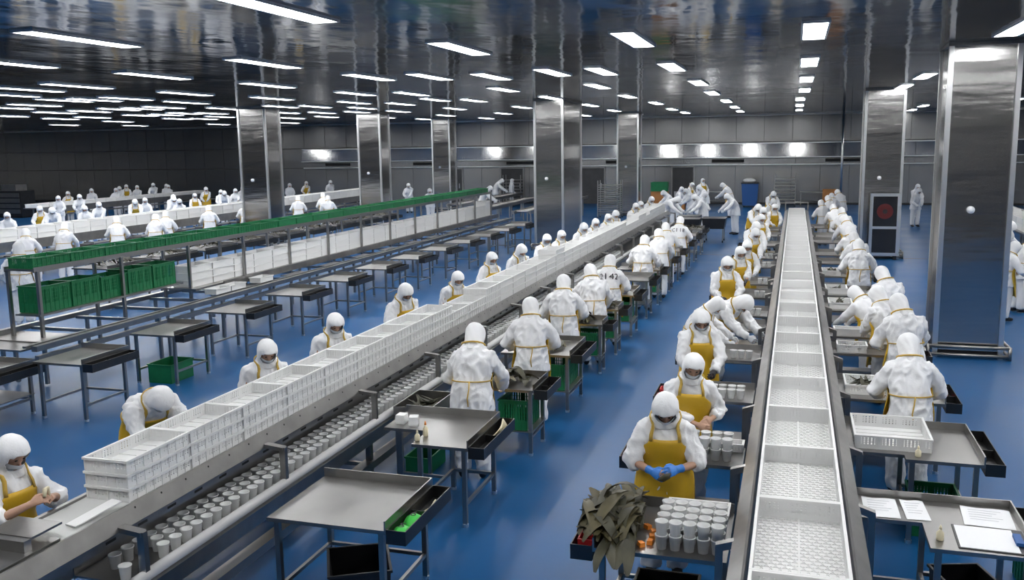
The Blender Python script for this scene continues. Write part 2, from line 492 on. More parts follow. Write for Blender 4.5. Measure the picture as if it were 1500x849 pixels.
def print_text(txt, S, zc, size, coat):
    cu = bpy.data.curves.new('t', 'FONT'); cu.body = txt; cu.align_x = 'CENTER'; cu.align_y = 'CENTER'; cu.size = size; cu.resolution_u = 2
    o = bpy.data.objects.new('tmp', cu); COL.objects.link(o)
    me = bpy.data.meshes.new_from_object(o.evaluated_get(bpy.context.evaluated_depsgraph_get()))
    bpy.data.objects.remove(o, do_unlink=True)
    from mathutils.bvhtree import BVHTree
    bv = BVHTree.FromPolygons([v.co.copy() for v in coat.vertices], [tuple(p_.vertices) for p_ in coat.polygons])
    for v in me.vertices:
        x, y = v.co.x, v.co.y
        o0 = S(zc + y, math.pi - x / .19, .15); d0 = (S(zc + y, math.pi - x / .19, -.05) - o0).normalized()
        h_ = bv.ray_cast(o0, d0)
        v.co = (h_[0] if h_[0] else S(zc + y, math.pi - x / .19, .02)) - d0 * .015
    return setmat(me, 'ink')
def flat_text(txt, size, m):
    cu = bpy.data.curves.new('t', 'FONT'); cu.body = txt; cu.align_x = 'CENTER'; cu.align_y = 'CENTER'; cu.size = size; cu.extrude = .0008
    o = bpy.data.objects.new('tmp', cu); COL.objects.link(o)
    me = bpy.data.meshes.new_from_object(o.evaluated_get(bpy.context.evaluated_depsgraph_get()))
    bpy.data.objects.remove(o, do_unlink=True)
    return setmat(me, m)

POSES = {}
def pose(key, hi, **kw):
    k = (key, hi)
    if k not in POSES:
        seed = sum(ord(c) for c in key) % 17
        POSES[k] = person_meshes(Pose(**kw), hi, seed)
    return POSES[k]
PD = {  # working poses seen in the hall
 'knead':   dict(theta=14, phi=30, wr=(.10, .33, 1.05), wl=(-.10, .34, 1.08), sleeve=.28),
 'arms_in': dict(theta=8, phi=20, wr=(.02, .30, 1.02), wl=(-.14, .27, 1.06), sleeve=.72, twist=-15),
 'work':    dict(theta=16, phi=18, wr=(.14, .42, .97), wl=(-.14, .42, .97)),
 'work_in': dict(theta=15, phi=18, wr=(.09, .27, 1.04), wl=(-.09, .27, 1.03)),
 'work2':   dict(theta=22, phi=22, wr=(.20, .46, .95), wl=(-.05, .44, .96), twist=10),
 'lean':    dict(theta=36, phi=22, wr=(.18, .58, .93), wl=(-.18, .58, .93)),
 'bow':     dict(theta=58, phi=18, wr=(.18, .66, .88), wl=(-.18, .64, .88)),
 'back':    dict(theta=17, phi=20, wr=(.24, .36, .99), wl=(-.24, .36, .99)),
 'back2':   dict(theta=22, phi=24, wr=(.28, .36, .94), wl=(-.16, .42, .96), twist=-14),
 'upright': dict(theta=4, phi=6, wr=(.30, .10, .86), wl=(-.28, .14, .90)),
 'hold':    dict(theta=12, phi=18, wr=(.10, .43, 1.25), wl=(-.10, .40, 1.23), sleeve=.35),
 'reach':   dict(theta=12, phi=16, wr=(.26, .44, 1.0), wl=(-.05, .44, 1.02), sleeve=.52, twist=8),
}
NP = 0
def person(hx, hy, face, key, label, group=None, hi=False, htop=1.58, glove='glove_white', shoe='shoe', cuff=None, text=None, apron=True, zfloor=0.0):
    """hx, hy: where the head is; face: heading; feet stand on the floor"""
    global NP
    NP += 1
    m = pose(key, hi, **PD[key])
    top = m['headtop'].z
    s = max(.90, min(1.07, htop / top))
    rz = math.atan2(-face[0], face[1])
    hc = m['headc'] * s
    bx = hx - (math.cos(rz) * hc.x - math.sin(rz) * hc.y); by = hy - (math.sin(rz) * hc.x + math.cos(rz) * hc.y)
    t = thing('person', label, 'person', (bx, by, zfloor), rz, group, s)
    link('body', m['body'], t); link('coat', m['coat'], t); link('trousers', m['trousers'], t)
    h_ = link('hood', m['hood'], t)
    link('face_mask', m['face_mask'], t)
    if hi:
        for q in (-1, 1): link('eye', m['eye%d' % q], t)
    if apron:
        a = link('apron', m['apron'], t)
        for k_ in ('strap-1', 'strap1', 'waist_tie') + (('tie_end',) if hi else ()):
            link(k_.rstrip('-1'), m[k_], a)
    for q in (-1, 1):
        g = m['glove%d' % q]; key2 = ('glove', id(g), glove)
        if glove:
            if key2 not in CACHE:
                CACHE[key2] = setmat(g.copy(), glove)
            link('glove', CACHE[key2], t)
        k3 = ('shoe', id(m['shoe%d' % q]), shoe)
        if k3 not in CACHE: CACHE[k3] = setmat(m['shoe%d' % q].copy(), shoe)
        link('shoe', CACHE[k3], t)
    if text:
        link('back_print', print_text(text, m['S'], 1.27, .155, m['coat']), t)
    return t

for _k in PD:
    pose(_k, True, **PD[_k]); pose(_k, False, **PD[_k])
# ------------------------------------------------------------------ the room
XL, XR, YF, YB, HC = -56.0, 14.0, -4.0, 55.2, 5.1
fl = struct('floor', MB().box(XL, XR, YF, YB, -0.1, 0.0), 'floor')
for (a, b, c, d) in ((-5.0, 5.5, 30.2, 30.27),):
    build('floor_line', MB().box(a, b, c, d, 0.0, 0.002), 'floorline', fl)
struct('ceiling', MB().box(XL, XR, YF, YB, HC, HC + 0.1), 'ceil')
struct('wall_left', MB().box(XL - 0.1, XL, YF, YB, 0, HC), 'wall')
struct('wall_right', MB().box(XR, XR + 0.1, YF, YB, 0, HC), 'wall')
struct('wall_front', MB().box(XL, XR, YF - 0.1, YF, 0, HC), 'wall')
wb = struct('wall_back', MB().box(XL, XR, YB, YB + 0.15, 0, HC), 'darksteel')
PW = 1.55
npan = int((XR - XL) / PW)
up = lambda: MB().box(0.008, PW - 0.008, -0.03, 0.0, 3.58, HC - 0.02)
lo = lambda: MB().box(0.008, PW - 0.008, -0.03, 0.0, 0.12, 2.25)
for i in range(npan):
    x = XL + i * PW
    link('wall_panel', shared('wall_panel_up', up, 'wall'), wb, (x, YB, 0))
    link('wall_panel', shared('wall_panel_low', lo, 'wall'), wb, (x, YB, 0))
mid = lambda: MB().box(0.008, PW - 0.008, -0.03, 0.0, 2.28, 3.55)
for i in range(npan):
    x = XL + i * PW
    if x + PW < -31.0 or x > 12.4:
        link('wall_panel', shared('wall_panel_mid', mid, 'wall'), wb, (x, YB, 0))
build('cove_strip', MB().box(XL, XR, YB - 0.06, YB - 0.03, HC - 0.05, HC - 0.01), 'trim', wb)
# extraction canopy along the back wall
hd = thing('extraction_canopy', 'long bright stainless extraction canopy fixed along the back wall', 'canopy', (0, YB - 0.04, 2.3))
def hoodseg():
    m = MB(); L = 6.2
    m.loft([[(0.01, -0.02, 0.35), (0.01, -0.75, 0.42), (0.01, -0.64, 1.18), (0.01, -0.02, 1.18)],
            [(L - 0.01, -0.02, 0.35), (L - 0.01, -0.75, 0.42), (L - 0.01, -0.64, 1.18), (L - 0.01, -0.02, 1.18)]])
    return m
for i in range(7):
    x = -31 + i * 6.2
    link('canopy_panel', shared('canopy_panel', hoodseg, 'hood'), hd, (x, 0, 0))
    link('lower_plenum', shared('lower_plenum', lambda: MB().box(0.01, 6.19, -0.5, -0.02, 0.02, 0.34), 'wall'), hd, (x, 0, 0))
    link('air_grille', shared('air_grille', lambda: MB().box(1.6, 3.4, -0.53, -0.5, 0.12, 0.30), 'slot'), hd, (x, 0, 0))
build('canopy_trim', MB().box(-31, 12.4, -0.66, -0.60, 1.18, 1.23).box(-31, 12.4, -0.79, -0.74, 0.38, 0.43).box(-31, 12.4, -0.54, -0.50, -0.03, 0.02), 'trim', hd)

# doors and openings in the back wall
for n, (x, wd) in enumerate(((-6.9, 1.2), (-17.5, 1.4), (-13.6, 2.6), (-21.5, 1.4)), 1):
    d = struct('door_%d' % n, MB().box(x, x + wd, YB - 0.07, YB - 0.03, 0.05, 2.15), 'darksteel')
    f = MB().box(x - .08, x, YB - .1, YB - .03, 0.03, 2.22).box(x + wd, x + wd + .08, YB - .1, YB - .03, 0.03, 2.22).box(x, x + wd, YB - .1, YB - .03, 2.15, 2.22)
    build('door_frame', f, 'steel', d)
    build('door_handle', MB().box(x + wd - .2, x + wd - .16, YB - .13, YB - .07, 0.95, 1.25), 'trim', d)
    if n == 1:
        build('kick_plate', MB().box(x + .1, x + wd - .1, YB - .085, YB - .07, 0.1, 0.75), 'rail', d)

# columns
def column(x0, x1, y0, y1, label, guard=True, cab=False):
    w_, d_ = x1 - x0, y1 - y0
    t = thing('column', label, 'column', (x0, y0, 0))
    h = HC - 0.0
    build('cladding_panel', MB().box(0.03, w_ - 0.03, 0.0, 0.02, 0.12, h), 'colsteel', t)
    build('cladding_panel', MB().box(0.03, w_ - 0.03, d_ - .02, d_, 0.12, h), 'colsteel', t)
    build('cladding_panel', MB().box(0.0, 0.02, 0.03, d_ - 0.03, 0.12, h), 'colsteel', t)
    build('cladding_panel', MB().box(w_ - .02, w_, 0.03, d_ - 0.03, 0.12, h), 'colsteel', t)
    for a, b in ((0, 0), (w_, 0), (0, d_), (w_, d_)):
        build('corner_trim', MB().cbox(a, b, 0.0, 0.075, 0.075, h), 'trim', t)
    build('plinth', MB().box(0.02, w_ - .02, 0.02, d_ - .02, 0, 0.12), 'black', t)
    build('ceiling_collar', MB().box(-.05, w_ + .05, -.05, d_ + .05, h - .05, h - 0.002), 'steel', t)
    if guard:
        g = MB()
        for z in (0.06, 0.2):
            P = [(-.12, -.12, z), (w_ + .12, -.12, z), (w_ + .12, d_ + .12, z), (-.12, d_ + .12, z), (-.12, -.12, z)]
            for i in range(4): g.cyl(P[i], P[i + 1], 0.028, 8)
        go = build('guard_rail', g, 'legsteel', t, sm=True)
        for a, b in ((-.12, -.12), (w_ + .12, -.12), (w_ + .12, d_ + .12), (-.12, d_ + .12)):
            build('guard_post', MB().cyl((a, b, 0), (a, b, 0.22), 0.03, 8), 'legsteel', go, sm=True)
    build('round_fitting', MB().cyl((w_ * .42, 0.0, 2.45), (w_ * .42, -.04, 2.45), 0.06, 14), 'paper', t, sm=True)
    return t
column(2.33, 3.32, 16.5, 17.45, 'wide mirror-steel column standing beside the last backs-turned packing workers, tube guard at its foot')
column(2.0, 3.08, 30.2, 31.2, 'steel column with a framed hose reel cabinet on its face')
column(-8.5, -7.53, 30.6, 33.4, 'broad steel column rising behind the crate-stacked conveyor with cups below')
column(-8.5, -7.48, 46.0, 47.0, 'slim steel column with a tray rack trolley at its foot')
column(-19.75, -18.65, 30.2, 31.2, 'steel column behind the green crate shelf, beside the backs-turned row of workers')
column(-18.75, -17.7, 38.0, 39.0, 'steel column behind the green crate shelf with the white crate line running past its far side')
column(-19.2, -18.2, 48.0, 49.0, 'narrow steel column near the back wall between canopy bays')
p = thing('ceiling_pipe', 'thin bright vertical pipe running from floor to ceiling near back wall', 'pipe', (2.35, 52.0, 0))
build('pipe_shaft', MB().cyl((0, 0, 0), (0, 0, HC), 0.06, 12), 'trim', p, sm=True)
build('floor_flange', MB().cyl((0, 0, 0), (0, 0, 0.03), 0.14, 14), 'trim', p, sm=True)
# hose cabinet on the second column
t = thing('hose_cabinet', 'framed glass hose reel cabinet standing against the steel column', 'cabinet', (2.2, 29.82, 0))
build('cabinet_body', MB().box(0.0, 0.86, 0.02, 0.2, 0.12, 2.0), 'darksteel', t)
fr = MB().box(0, .09, -.02, .02, .12, 2.0).box(.77, .86, -.02, .02, .12, 2.0).box(.09, .77, -.02, .02, 1.91, 2.0).box(.09, .77, -.02, .02, .12, .21).box(.09, .77, -.02, .02, 0.93, 1.01)
build('door_frame', fr, 'trim', t)
build('glass_pane', MB().box(.09, .77, 0.0, 0.012, 1.01, 1.91), 'glassdark', t)
build('glass_pane', MB().box(.09, .77, 0.0, 0.012, .21, 0.93), 'glassdark', t)
rl = build('hose_reel', MB().cyl((.43, -.012, 1.46), (.43, 0.0, 1.46), 0.23, 24), mat('reel_red', (0.10, 0.008, 0.008), 0.4), t)
build('reel_hub', MB().cyl((.43, -.018, 1.46), (.43, -.012, 1.46), 0.07, 16), 'black', rl)
for a in (.05, .71): build('foot', MB().box(a, a + .1, .03, .19, 0, .12), 'black', t)

# ceiling lights
LW, LL = 0.30, 2.0
def lframe():
    return MB().box(-LW / 2 - .03, -LW / 2, -LL / 2 - .03, LL / 2 + .03, -.03, 0).box(LW / 2, LW / 2 + .03, -LL / 2 - .03, LL / 2 + .03, -.03, 0) \
        .box(-LW / 2, LW / 2, -LL / 2 - .03, -LL / 2, -.03, 0).box(-LW / 2, LW / 2, LL / 2, LL / 2 + .03, -.03, 0)
# panels the photograph shows, then the same ceiling grid going on beyond the frame
SEEN = [
    (-39.3, 43), (-38, 47.2), (-33.2, 40), (-33.1, 48.5), (-32.1, 34.9), (-31.1, 30.9), (-29.9, 34.4), (-28.7, 49.2), (-28.5, 38.5), (-27.7, 39.4),
    (-27.2, 29.3), (-26.8, 33.7), (-25.6, 33.8), (-25.4, 25.3), (-25.4, 29.1), (-25.4, 37.4), (-24.1, 33), (-24, 41.5), (-23.4, 28.3), (-23.3, 24.3),
    (-23.3, 33.7), (-22.4, 28.3), (-21.8, 40.9), (-21.2, 27.9), (-20.6, 35), (-20.5, 22.5), (-20.2, 30.1), (-20.1, 43.9), (-19.7, 19.6),
    (-19.7, 48.2), (-19.6, 22.7), (-19.4, 36), (-18.5, 25.5), (-18.4, 22.6), (-17.9, 36.3), (-17.7, 29.8), (-17.6, 18.2), (-16.7, 30.5),
    (-16.5, 43.2), (-16.4, 49.1), (-16.2, 36.8), (-15.9, 32.7), (-15.8, 17.8), (-15.6, 21.5), (-15, 24.8), (-14.2, 28.6), (-13.3, 30.4),
    (-13.3, 42.4), (-13.2, 35.6), (-12.7, 12.7), (-12.4, 16.1), (-12, 19.7), (-11.8, 23.9), (-11.2, 28.4), (-10.7, 48.5), (-10.5, 24.8), (-10.5, 36),
    (-10.3, 29.6), (-9.2, 10.5), (-9, 14.7), (-8.8, 18.5), (-8, 42.5), (-7.9, 48.2), (-7.7, 35.9), (-7.6, 19), (-7.6, 24.3), (-7.6, 29.4),
    (-6.4, 19.6), (-5.4, 9.2), (-5.4, 42.7), (-5.4, 48), (-5.2, 29.9), (-5.1, 35.6), (-5, 13.8), (-5, 24.2), (-4.9, 19.1), (-3.9, 19.3), (-2.7, 48),
    (-2.6, 42.1), (-2.5, 29.4), (-2.5, 35.5), (-2.4, 18.9), (-2.4, 24.2), (-2.3, 13.7), (0.1, 35.6), (0.1, 41.7), (0.1, 48.1),
    (0.2, 13.7), (0.2, 19), (0.2, 24.2), (0.2, 29.4), (2.9, 14.5), (2.9, 24.5), (2.9, 29), (5.5, 46.5), (5.7, 52.6), (8.3, 41.8),
]
BEYOND = [
    (-2.38, 8.45),
    (-43.95, 7.8), (-43.95, 12.97), (-43.95, 18.14), (-43.95, 23.31), (-43.95, 28.48), (-43.95, 33.65), (-43.95, 38.82), (-40.8, 5.5),
    (-40.8, 10.67), (-40.8, 15.84), (-40.8, 21.01), (-40.8, 26.18), (-40.8, 31.35), (-40.8, 36.52), (-37.65, 7.8), (-37.65, 12.97), (-37.65, 18.14),
    (-37.65, 23.31), (-37.65, 28.48), (-37.65, 33.65), (-34.5, 5.5), (-34.5, 10.67), (-34.5, 15.84), (-34.5, 21.01), (-34.5, 26.18), (-34.5, 31.35),
    (-31.35, 7.8), (-31.35, 12.97), (-31.35, 18.14), (-31.35, 23.31), (-31.35, 28.48), (-28.2, 5.5), (-28.2, 10.67), (-28.2, 15.84), (-28.2, 21.01),
    (-28.2, 26.18), (-25.05, 7.8), (-25.05, 12.97), (-25.05, 18.14), (-21.9, 5.5), (-21.9, 10.67), (-21.9, 15.84), (-18.75, 7.8), (-18.75, 12.97),
    (-15.6, 5.5), (-15.6, 10.67), (-12.45, 7.8), (-9.3, 5.5), (-7.58, 3.45), (-4.98, 3.45), (-2.38, 3.45), (0.22, 3.45), (0.22, 8.62), (2.82, 3.45),
    (2.82, 8.62), (5.42, 3.45), (5.42, 8.62), (5.42, 13.79), (5.42, 18.96), (5.42, 24.13), (8.02, 3.45), (8.02, 8.62), (8.02, 13.79), (8.02, 18.96),
    (8.02, 24.13), (8.02, 29.3), (8.02, 34.47), (10.62, 3.45), (10.62, 8.62), (10.62, 13.79), (10.62, 18.96), (10.62, 24.13), (10.62, 29.3),
    (10.62, 34.47), (10.62, 39.64), (10.62, 44.81),
]
for spots, seen in ((SEEN, True), (BEYOND, False)):
    for x, y in spots:
        if not seen: lab, grp = 'rectangular ceiling light panel of the hall grid outside the picture', 'ceiling lights outside the picture'
        elif -.5 < x < .6: lab, grp = 'rectangular ceiling light panel in the row directly above the single-layer tray conveyor', 'lights above the tray conveyor'
        elif -3.2 < x < -1.8: lab, grp = 'rectangular ceiling light panel in the row above the blue aisle', 'lights above the aisle'
        elif x > 1: lab, grp = 'rectangular ceiling light panel on the side of the hall with the mirror-steel columns', 'lights past the columns'
        elif x > -8.3: lab, grp = 'long ceiling light panel over the conveyor stacked with white crates', 'lights over the crate conveyor'
        elif x > -17: lab, grp = 'long ceiling light panel over the green crate rack and bare tables', 'lights over the green crate rack'
        elif x > -27: lab, grp = 'ceiling light panel over the white crate line behind the green rack', 'lights over the distant white line'
        else: lab, grp = 'small far ceiling light panel over the dark corner of the hall', 'lights over the dark corner'
        t = thing('ceiling_light' if seen else 'ceiling_light_offscreen', lab, 'light', (x, y, HC - 0.001), 0, grp)
        link('light_frame', shared('light_frame', lframe, 'lampframe'), t)
        link('diffuser', shared('diffuser', lambda: MB().box(-LW / 2, LW / 2, -LL / 2, LL / 2, -.022, -.004), 'lamp'), t)

# ------------------------------------------------------------------ crates
def wall_lattice(L, h, t, hi):
    """a crate side of length L along x, centred, standing at z 0..h, thickness t along y"""
    m = MB()
    if not hi:
        return m.box(-L / 2, L / 2, 0, t, 0, h)
    m.box(-L / 2, L / 2, 0, t, 0, h * .34)
    m.box(-L / 2, L / 2, 0, t, h * .86, h)
    n = max(6, int(L / .03)); st = L / n
    for i in range(n + 1):
        x = -L / 2 + i * st
        wd = .030 if i % 6 in (0, 1) else .019
        m.box(max(-L / 2, x - wd / 2), min(L / 2, x + wd / 2), 0, t, h * .34, h * .86)
    for q in (.47, .60, .73):
        m.box(-L / 2, L / 2, t * .1, t * .9, h * q - .004, h * q + .004)
    for i in range(0, n + 1, 3):
        x = -L / 2 + i * st
        m.box(x - .004, x + .004, -.006, 0, 0, h * .9)
    return m
def base_plate(W, L, hi, lattice):
    m = MB()
    if lattice:
        m.box(-W / 2, W / 2, -L / 2, L / 2, 0, .004)
        sp = .048
        m.box(-.006, .006, -L / 2, L / 2, .004, .012)
        n = int(L / sp)
        for i in range(n + 1):
            y = -L / 2 + i * sp
            m.box(-W / 2, W / 2, y, y + .004, .004, .009)
        for sgn in (-1, 1):
            k = math.tan(math.radians(60)); x = -W / 2
            step = sp / k * 1.0 if False else sp * 1.155
            c = -L / 2 - W * k
            while c < L / 2 + W * k:
                # line y = c + sgn*k*x clipped to the plate
                xs = sorted(((-L / 2 - c) / (sgn * k), (L / 2 - c) / (sgn * k)))
                x0, x1 = max(xs[0], -W / 2), min(xs[1], W / 2)
                if x1 - x0 > .01:
                    m.bar((x0, c + sgn * k * x0, .006), (x1, c + sgn * k * x1, .006), .004, .005)
                c += sp * 2
        return m
    m.box(-W / 2, W / 2, -L / 2, L / 2, 0, .006)
    if hi:
        for i in range(1, 6): m.box(-W / 2, W / 2, -L / 2 + L * i / 6 - .004, -L / 2 + L * i / 6 + .004, .006, .012)
    return m
def rimring(W, L, h):
    o = .014; r = .018
    return MB().box(-W / 2 - o, -W / 2 + .004, -L / 2 - o, L / 2 + o, h - r, h).box(W / 2 - .004, W / 2 + o, -L / 2 - o, L / 2 + o, h - r, h) \
        .box(-W / 2, W / 2, -L / 2 - o, -L / 2 + .004, h - r, h).box(-W / 2, W / 2, L / 2 - .004, L / 2 + o, h - r, h)
def crate(W, L, h, loc, label, group, m='crate', hi=True, lattice=False, name='plastic_crate', rz=0.0, cat='crate'):
    k = '%s_%d_%d_%d_%d%d' % (name, W * 1000, L * 1000, h * 1000, 2 if hi is None else hi, lattice)
    if hi is None:      # far: one shell
        def fn():
            q = MB(); t = .006
            q.box(-W / 2, W / 2, -L / 2, L / 2, 0, .006)
            for a in (-1, 1):
                q.box(a * W / 2 - t / 2, a * W / 2 + t / 2, -L / 2, L / 2, 0, h); q.box(-W / 2, W / 2, a * L / 2 - t / 2, a * L / 2 + t / 2, 0, h)
            r = rimring(W, L, h); n = len(q.v); q.v += r.v; q.f += [tuple(n + i for i in f) for f in r.f]
            return q
        o = link(name, shared(k + 'far', fn, m), None, loc, rz)
        return tag(o, label, cat, group)
    t = thing(name, label, cat, loc, rz, group)
    link('base', shared(k + 'base', lambda: base_plate(W - .008, L - .008, hi, lattice), m), t)
    link('rim', shared(k + 'rim', lambda: rimring(W, L, h), m), t)
    for a in (0, 1):
        o = link('long_side', shared(k + 'long', lambda: wall_lattice(L, h - .002, .006, hi), m), t)
        o.location = ((-1 if a else 1) * W / 2, 0, .001); o.rotation_euler = (0, 0, math.pi / 2 if not a else -math.pi / 2)
        o = link('short_side', shared(k + 'short', lambda: wall_lattice(W, h - .002, .006, hi), m), t)
        o.location = (0, (-1 if a else 1) * L / 2, .001); o.rotation_euler = (0, 0, math.pi if not a else 0)
    return t

# ------------------------------------------------------------------ cups and leaves
def cupmesh(r=.043, h=.105, n=14):
    m = MB(); C = lambda rr, z: [(rr * math.cos(2 * math.pi * j / n), rr * math.sin(2 * math.pi * j / n), z) for j in range(n)]
    m.loft([C(r * .80, 0), C(r, h - .008), C(r + .004, h - .008), C(r + .004, h), C(r - .003, h), C(r * .80 - .003, .006)])
    return m
NCUP = 0
def cup(loc, label, group, fill=None):
    global NCUP
    NCUP += 1
    if fill:
        t = thing('plastic_cup', label, 'cup', loc, 0, group)
        link('cup_wall', shared('cup', cupmesh, 'cup', True), t)
        link('filling', shared('filling', lambda: MB().cyl((0, 0, .012), (0, 0, .07), .032, 12, .036), 'cupdark', True), t)
        return t
    return tag(link('plastic_cup', shared('cup', cupmesh, 'cup', True), None, loc), label, 'cup', group)
def leafmesh(L, wd, bendy, curl):
    m = MB(); rows = []
    n = 7
    for i in range(n + 1):
        t = i / n
        half = wd / 2 * (math.sin(math.pi * min(1, t * .93 + .05)) ** .7)
        y = L * (t - .5) * (1 - .15 * abs(bendy)); z = -bendy * L * (t - .5) ** 2 * 1.4 + .004 * math.sin(9 * t)
        rows.append([(-half, y, z + curl * half), (0, y, z - curl * half * .3), (half, y, z + curl * half * .8)])
    m.loft(rows, False, False, False)
    b = [[(x, y, z - .0025) for x, y, z in r] for r in rows]
    m.loft([list(reversed(r)) for r in b], False, False, False)
    return m
LEAFV = [(.36, .09, .3, .3), (.42, .08, .5, .5), (.30, .10, .2, -.3), (.38, .085, .8, .2)]
def leaf(loc, rot, label, group, v, m):
    o = link('leaf', shared('leaf%d' % v, lambda: leafmesh(*LEAFV[v]), m, True), None, loc)
    o.rotation_euler = rot
    return tag(o, label, 'leaf', group)
LEAFPTS = {}
def rest_leaf(x, y, rot, v, h, bounds, ground, label, group, m):
    """put a leaf inside bounds so that it clears the surface under it by h"""
    if v not in LEAFPTS: LEAFPTS[v] = [Vector(p) for p in leafmesh(*LEAFV[v]).v]
    from mathutils import Euler
    R = Euler(rot).to_matrix(); P_ = [R @ p for p in LEAFPTS[v]]
    x0, x1, y0, y1 = bounds
    a, b = min(p.x for p in P_), max(p.x for p in P_); c, d = min(p.y for p in P_), max(p.y for p in P_)
    if x + b > x1: x = x1 - b
    if x + a < x0 and x0 - a + b <= x1: x = x0 - a
    if y + d > y1: y = y1 - d
    if y + c < y0 and y0 - c + d <= y1: y = y0 - c
    z = max(ground(x + p.x, y + p.y) - p.z for p in P_) + h
    return leaf((x, y, z), rot, label, group, v, m)
def leafpile(cx, cy, rx, ry, hz, n, label, group, rnd, bounds, ground):
    for i in range(n):
        a = rnd.uniform(0, 6.28); r = math.sqrt(rnd.random()) * .85
        x, y = cx + rx * r * math.cos(a), cy + ry * r * math.sin(a)
        h = .002 + (0 if i % 3 == 0 else hz * (1 - r) * rnd.random())
        rest_leaf(x, y, (rnd.uniform(-.25, .25), rnd.uniform(-.3, .3), rnd.uniform(0, 6.28)), rnd.randrange(4), h, bounds, ground, label, group, rnd.choice(('leaf', 'leaf', 'leaf2')))
def leafheap(cx, cy, z, rx, ry, hz, label, group, seed, n=26):
    """far heaps: leaves too small to pick apart, one mesh resting on its surface"""
    rnd = random.Random(seed); m = MB()
    k = max(.3, min(1.0, .95 * min(rx, ry) / .16))
    for i in range(n):
        a = rnd.uniform(0, 6.28); r = math.sqrt(rnd.random()) * .8
        c = Vector((rx * r * math.cos(a), ry * r * math.sin(a), .02 + hz * (1 - r) * rnd.uniform(.4, 1)))
        R = Matrix.Rotation(rnd.uniform(0, 6.28), 3, 'Z') @ Matrix.Rotation(rnd.uniform(-.6, .6), 3, 'X')
        q = [R @ (Vector(p) * k) for p in ((0, -.16, 0), (.035, 0, .015), (0, .16, 0), (-.035, 0, .015))]
        ex, ey = max(abs(p.x) for p in q), max(abs(p.y) for p in q)
        c.x = max(-rx + ex, min(rx - ex, c.x)) if ex < rx else 0.0
        c.y = max(-ry + ey, min(ry - ey, c.y)) if ey < ry else 0.0
        c.z = max(c.z, .006 - min(p.z for p in q))
        q = [p + c for p in q]
        m.quad(*q); m.quad(*[p - Vector((0, 0, .004)) for p in reversed(q)])
    o = build('leaf_heap', m, 'leaf', None, (cx, cy, z))
    return tag(o, label, 'leaves', group, 'stuff')

# ------------------------------------------------------------------ tables
def table(x0, x1, y0, y1, side, label, group, z=.80, lip=.075, shelf=False, topmat='topsteel', wing=None):
    t = thing('work_table', label, 'table', (x0, y0, 0), 0, group)
    W, D = x1 - x0, y1 - y0
    build('table_top', MB().box(0, W, 0, D, z - .03, z), topmat, t)
    build('back_lip', MB().box(0, W, D - .012, D, z, z + lip), 'steel', t)
    if wing:            # narrow wing reaching over to the conveyor
        build('table_wing', MB().box(-wing[0], 0, wing[1], D, z - .03, z), topmat, t)
        build('back_lip', MB().box(-wing[0], 0, D - .012, D, z, z + lip), 'steel', t)
        lg = build('leg', MB().cbox(-wing[0] + .05, (wing[1] + D) / 2, .03, .042, .042, z - .06), 'legsteel', t)
        build('foot', MB().cyl((-wing[0] + .05, (wing[1] + D) / 2, 0), (-wing[0] + .05, (wing[1] + D) / 2, .03), .03, 8), 'trim', lg)
        build('stretcher', MB().bar((-wing[0] + .05, (wing[1] + D) / 2, .22), (.06, (wing[1] + D) / 2, .22), .03, .03), 'legsteel', t)
    sx = W if side > 0 else 0
    build('side_lip', MB().box(sx - .012 if side > 0 else 0, sx if side > 0 else .012, 0, D - .012, z, z + lip), 'steel', t)
    a, b = (W + .002, W + .16) if side > 0 else (-.16, -.002)
    tr = MB().box(a, b, 0, D, z - .10, z - .092).box(a, a + .008, 0, D, z - .092, z + .01).box(b - .008, b, 0, D, z - .092, z + .01) \
        .box(a + .008, b - .008, 0, .008, z - .092, z + .01).box(a + .008, b - .008, D - .008, D, z - .092, z + .01)
    tr.box(a + .008, b - .008, D * .5 - .004, D * .5 + .004, z - .092, z - .02)
    build('side_trough', tr, 'darksteel', t)
    for i, (lx, ly) in enumerate(((.06, .06), (W - .06, .06), (.06, D - .06), (W - .06, D - .06))):
        lg = build('leg', MB().cbox(lx, ly, .03, .042, .042, z - .06), 'legsteel', t)
        build('foot', MB().cyl((lx, ly, 0), (lx, ly, .03), .03, 8), 'trim', lg)
    for q in ((.06, .06, .06, D - .06), (W - .06, .06, W - .06, D - .06), (.06, D - .06, W - .06, D - .06)):
        build('stretcher', MB().bar((q[0], q[1], .22), (q[2], q[3], .22), .03, .03), 'legsteel', t)
    if shelf:
        build('lower_shelf', MB().box(.03, W - .03, .03, D - .03, .28, .295), 'steel', t)
    return t

# ================================================================== conveyor with single-layer trays
rnd = random.Random(3)
AX = .10
t = thing('tray_conveyor', 'long steel conveyor carrying one layer of open white trays between aproned packers', 'conveyor', (AX, 0, 0))
Y0, Y1 = 3.6, 36.0
build('belt', MB().box(-.29, .29, Y0, Y1, .985, 1.0), 'belt', t)
for s_ in (-1, 1):
    m = MB().loft([[(s_ * .30, Y0, .86), (s_ * .315, Y0, 1.07), (s_ * .33, Y0, 1.075), (s_ * .42, Y0, 1.0), (s_ * .42, Y0, .86)][::s_],
                   [(s_ * .30, Y1, .86), (s_ * .315, Y1, 1.07), (s_ * .33, Y1, 1.075), (s_ * .42, Y1, 1.0), (s_ * .42, Y1, .86)][::s_]])
    build('side_rail', m, 'steel', t)
    build('lower_beam', MB().box(s_ * .36 - .04, s_ * .36 + .04, Y0, Y1, .40, .48), 'legsteel', t)
for i in range(12):
    y = 5.0 + i * 2.75
    for s_ in (-1, 1):
        lg = build('leg', MB().cbox(s_ * .36, y, .03, .06, .06, .83), 'legsteel', t)
        build('foot', MB().cyl((s_ * .36, y, 0), (s_ * .36, y, .03), .045, 8), 'trim', lg)
    build('cross_bar', MB().box(-.36, .36, y - .02, y + .02, .62, .66), 'legsteel', t)
